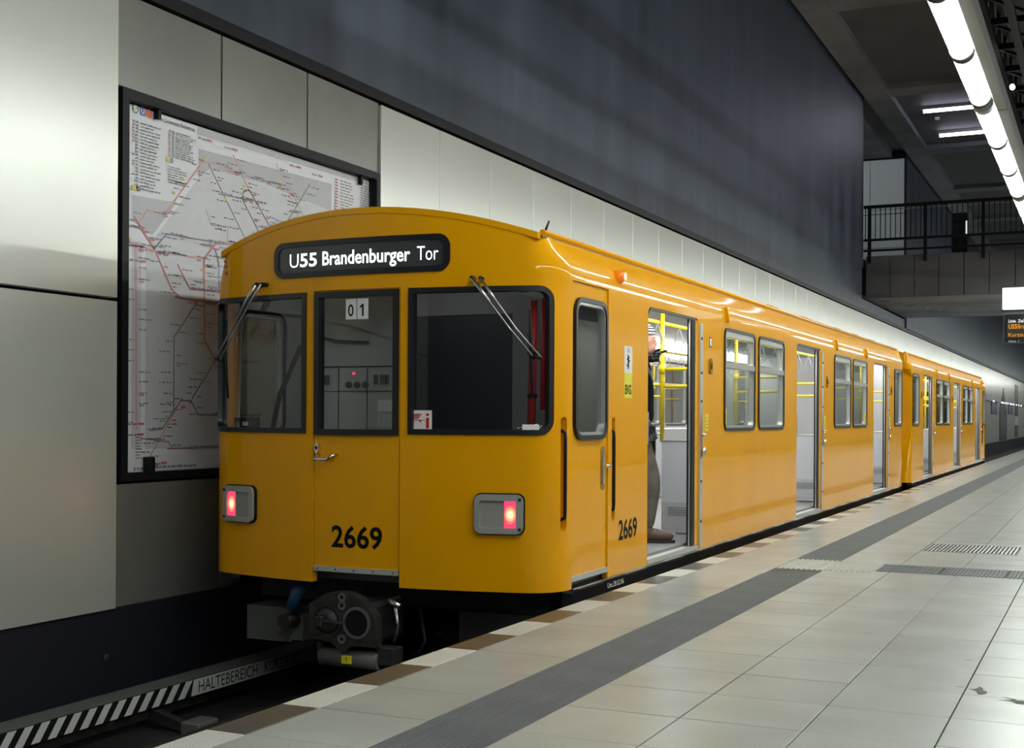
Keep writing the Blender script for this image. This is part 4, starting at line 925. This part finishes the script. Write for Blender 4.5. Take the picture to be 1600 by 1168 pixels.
# wipers (two parallel arms and a blade each)
def wiper(s):
    M_ = lambda x, z, d: mp(Ux(x), z, d)
    if s > 0: p0, p1, e0, e1, b0, b1 = (.862, 2.112), (.918, 2.110), (1.243, 1.60), (1.285, 1.585), (1.228, 1.90), (1.243, 1.325)
    else: p0, p1, e0, e1, b0, b1 = (-.83, 2.135), (-.78, 2.135), (-1.235, 1.62), (-1.195, 1.61), (-1.17, 1.90), (-1.15, 1.33)
    a = MB().tube([M_(*p0, .0), M_(*p0, -.06)], .016, 10).obj('wiper', BLK, car)
    MB().tube([M_(*p1, .0), M_(*p1, -.06)], .014, 10).obj('wiper_pivot', BLK, a)
    q = lambda t, A, B: (A[0]+t*(B[0]-A[0]), A[1]+t*(B[1]-A[1]))
    MB().tube([M_(*p0, -.062)]+[M_(*q(t, p0, e0), -.068) for t in (.3, .31, .65, 1)], [.016, .012, .006, .006, .006], 8).obj('wiper_arm', STEEL, a)
    MB().tube([M_(*p1, -.062)]+[M_(*q(t, p1, e1), -.068) for t in (.25, .26, .65, 1)], [.009, .008, .006, .006, .006], 8).obj('wiper_arm', STEEL, a)
    MB().tube([M_(*e0, -.066), M_(*e1, -.066)], .011, 8).obj('wiper_link', BLK, a)
    MB().tube([M_(*q(t, b0, b1), -.03-.02*math.sin(math.pi*t)) for t in (0, .25, .5, .75, 1)], [.006, .012, .014, .012, .006], 6).obj('wiper_blade', BLK, a)
    mid = q(.55, b0, b1); MB().tube([M_(*q(.5, e0, e1), -.064), M_(*mid, -.05)], .009, 6).obj('blade_carrier', BLK, a)
wiper(1); wiper(-1)
for x, z in ((-1.225, 2.30), (-1.21, 2.245), (-1.235, 2.335)): MB().tube([mp(Ux(x), z, 0), mp(Ux(x), z, -.012)], .012, 10).obj('marker_stud', DARKY, car)
car2 = thing('subway_car', 'yellow subway car farther along the platform, coupled behind the near one', 'train car', (XC, YN+32.14, 0), math.pi)
build_car(car2, -1, -1)

# ================================================================== PERSON in the first doorway
def evaluated(me, mods):
    o = bpy.data.objects.new('tmp', me); COL.objects.link(o)
    for typ, kw in mods:
        m = o.modifiers.new(typ, typ)
        for k, v in kw.items(): setattr(m, k, v)
    dg = bpy.context.evaluated_depsgraph_get(); dg.update()
    r = bpy.data.meshes.new_from_object(o.evaluated_get(dg)); bpy.data.objects.remove(o)
    return r
def skinned(J, E, root=0, lev=2):
    """J = [(x,y,z,r)], E = edges; a continuous tapering surface"""
    me = bpy.data.meshes.new('sk'); me.from_pydata([j[:3] for j in J], E, [])
    o = bpy.data.objects.new('tmp', me); COL.objects.link(o)
    m = o.modifiers.new('s', 'SKIN')
    for i, j in enumerate(J):
        r = j[3] if isinstance(j[3], tuple) else (j[3], j[3])
        me.skin_vertices[0].data[i].radius = r; me.skin_vertices[0].data[i].use_root = (i == root)
    sd = o.modifiers.new('d', 'SUBSURF'); sd.levels = lev; sd.render_levels = lev
    dg = bpy.context.evaluated_depsgraph_get(); dg.update()
    r = bpy.data.meshes.new_from_object(o.evaluated_get(dg)); bpy.data.objects.remove(o)
    return r
def merged(meshes, voxel):
    bm = bmesh.new()
    for m in meshes: bm.from_mesh(m)
    me = bpy.data.meshes.new('mg'); bm.to_mesh(me); bm.free()
    return evaluated(me, [('REMESH', dict(mode='VOXEL', voxel_size=voxel, use_smooth_shade=True)), ('SMOOTH', dict(factor=.5, iterations=3))])
def ball(c, r, n=14):
    bm = bmesh.new(); bmesh.ops.create_uvsphere(bm, u_segments=2*n, v_segments=n, radius=1)
    for v in bm.verts: v.co = Vector((c[0]+v.co.x*r[0], c[1]+v.co.y*r[1], c[2]+v.co.z*r[2]))
    me = bpy.data.meshes.new('b'); bm.to_mesh(me); bm.free(); return me
def put(name, me, m, parent):
    me.materials.clear(); me.materials.append(m)
    for p in me.polygons: p.use_smooth = True
    me.name = name; return link(name, me, parent)
SKINM = mat('skin', (.52, .27, .19, 1), .5); JACK = mat('jacket_black', (.005, .005, .008, 1), .8, spec=.2); vary(JACK, (.012, .012, .017, 1), noise=8, bump=.3)
TROU = mat('trousers', (.10, .085, .07, 1), .85); vary(TROU, (.15, .13, .11, 1), noise=9, bump=1.0)
SHOE = mat('shoe_brown', (.09, .05, .03, 1), .5); SOLE = mat('sole', (.02, .018, .016, 1), .7); GLOV = mat('glove', (.015, .017, .024, 1), .4)
WOOL = mat('wool_grey', (.42, .43, .44, 1), .9); WOOLD = mat('wool_dark', (.04, .045, .06, 1), .9)
# local frame: x forward (the way he faces), y to his left, z up from the car floor
legs = [(0, 0, .98, (.135, .165)), (.0, .09, .90, .095), (.10, .10, .52, .064), (.02, .11, .10, .045), (.0, -.09, .90, .095), (.135, -.10, .53, .064), (.08, -.11, .10, .045)]
trunk = [(-.025, 0, 1.14, (.115, .155)), (-.03, 0, 1.36, (.12, .18)), (.01, 0, 1.50, (.09, .14)), (.025, 0, 1.585, .055), (.045, 0, 1.66, .055)]
armr = [(.0, -.19, 1.48, .065), (-.04, -.25, 1.22, .048), (.09, -.23, 1.03, .035)]
arml = [(.0, .19, 1.48, .065), (.03, .27, 1.28, .048), (.07, .09, 1.575, .035)]
J = legs+trunk+armr+arml
EE = [(0, 1), (1, 2), (2, 3), (0, 4), (4, 5), (5, 6), (0, 7), (7, 8), (8, 9), (9, 10), (10, 11), (9, 12), (12, 13), (13, 14), (9, 15), (15, 16), (16, 17)]
hx, hz = .055, 1.745
head = [ball((hx, 0, hz+.02), (.098, .077, .115)), ball((hx+.035, 0, hz-.055), (.065, .056, .065)), ball((hx+.055, 0, hz-.09), (.032, .034, .028)),
        ball((hx+.098, 0, hz-.018), (.020, .013, .024)), ball((hx+.085, 0, hz+.008), (.014, .011, .03)), ball((hx+.088, 0, hz-.058), (.012, .022, .008)), ball((hx+.085, 0, hz-.07), (.012, .020, .008)),
        ball((hx+.08, .03, hz+.035), (.02, .028, .010)), ball((hx+.08, -.03, hz+.035), (.02, .028, .010)),
        ball((hx-.005, .078, hz-.005), (.022, .012, .034)), ball((hx-.005, -.078, hz-.005), (.022, .012, .034))]
feet = [ball((.10, .11, .05), (.13, .045, .05)), ball((.17, -.11, .05), (.13, .045, .05))]
bm_body = merged([skinned(J, EE)]+head+feet, .011)
man = put('person', bm_body, SKINM, None)
man['label'] = 'person in striped beanie, black jacket and brown trousers standing in the first open doorway'; man['category'] = 'person'
man.location = (-3.735, 10.58, .127); man.rotation_euler = (0, 0, math.atan2(.31, .95))
grow = lambda L_, g: [(j[0], j[1], j[2], tuple(a+g for a in j[3]) if isinstance(j[3], tuple) else j[3]+g) for j in L_]
jk = grow([(-.015, 0, .98, (.13, .17))]+trunk[:3]+[(.015, 0, 1.565, .065)]+armr+arml, .018)
put('jacket', skinned(jk, [(0, 1), (1, 2), (2, 3), (3, 4), (3, 5), (5, 6), (6, 7), (3, 8), (8, 9), (9, 10)]), JACK, man)
put('trousers', skinned(grow(legs, .022), [(0, 1), (1, 2), (2, 3), (0, 4), (4, 5), (5, 6)]), TROU, man)
for y, a0 in ((.11, .075), (-.11, .145)):
    sh = put('shoe', merged([ball((a0+.02, y, .055), (.155, .052, .055)), ball((a0-.06, y, .09), (.07, .05, .06))], .01), SHOE, man)
    MB().prism([(a0+.02+.165*math.cos(i*math.pi/10), y+.056*math.sin(i*math.pi/10)) for i in range(20)], 0, .025, 'z').obj('sole', SOLE, sh)
    for k in range(4): MB().tube([(a0+.03+k*.022, y-.03, .105-k*.006), (a0+.03+k*.022, y+.03, .105-k*.006)], .005, 6).obj('lace', SOLE, sh)
cap = bmesh.new(); cm = ball((hx-.01, 0, hz+.055), (.108, .09, .105), 16); cap.from_mesh(cm)
bmesh.ops.delete(cap, geom=[v for v in cap.verts if v.co.z < hz+.035], context='VERTS'); cap.to_mesh(cm); cap.free()
bn = put('beanie', cm, WOOL, man); bn.modifiers.new('th', 'SOLIDIFY').thickness = .008
for z, f_ in ((.085, .965), (.11, .86), (.13, .70)): 
    MB().tube([(hx-.01+.110*f_*math.cos(i*math.pi/12), .092*f_*math.sin(i*math.pi/12), hz+z) for i in range(25)], .006, 6).obj('beanie_stripe', WOOLD, bn)
for y in (.03, -.03):
    ey = put('eye', ball((hx+.083, y, hz+.016), (.010, .012, .009), 8), WHT, man)
    put('iris', ball((hx+.090, y, hz+.016), (.005, .006, .006), 6), INKM, ey)
def hand(name, o, fwd, side, curl, thumb_side):
    """palm with five bent fingers; fwd = towards the fingertips, side = across the knuckles"""
    o, fwd, side = Vector(o), Vector(fwd).normalized(), Vector(side).normalized(); nrm = fwd.cross(side).normalized()
    parts = [ball((0, 0, 0), (1, 1, 1), 10)]
    for v in parts[0].vertices: c = v.co.copy(); v.co = o+fwd*(.045+c.x*.052)+side*(c.y*.046)+nrm*(c.z*.02)
    for k, (off, ln) in enumerate(((-.034, .066), (-.012, .078), (.012, .082), (.034, .074))):
        c = curl[k]; p = o+fwd*.085+side*off; pts = [o+fwd*.05+side*off, p]; a = 0
        for sg in (.42, .32, .26):
            a += c; p = p+(fwd*math.cos(a)+nrm*math.sin(a))*ln*sg*1.1; pts.append(p)
        parts.append(MB().tube(pts, [.012, .0125, .012, .011, .009], 10).mesh('f', None))
    th = [o+fwd*.02+side*.03*thumb_side, o+fwd*.05+side*.055*thumb_side+nrm*.012, o+fwd*.085+side*.055*thumb_side+nrm*.03, o+fwd*.105+side*.045*thumb_side+nrm*.04]
    parts.append(MB().tube(th, [.014, .014, .012, .010], 10).mesh('t', None))
    parts.append(MB().tube([o-fwd*.03, o+fwd*.03], [.033, .034], 12).mesh('w', None))
    return put(name, merged(parts, .0055), GLOV, man)
hand('glove', (.09, -.23, 1.02), (.35, .12, -.9), (.9, .0, .35), (.35, .4, .45, .5), -1)
hand('glove', (.10, .07, 1.595), (.93, -.25, .22), (.15, .3, .94), (1.2, 1.15, 1.0, .12), 1)
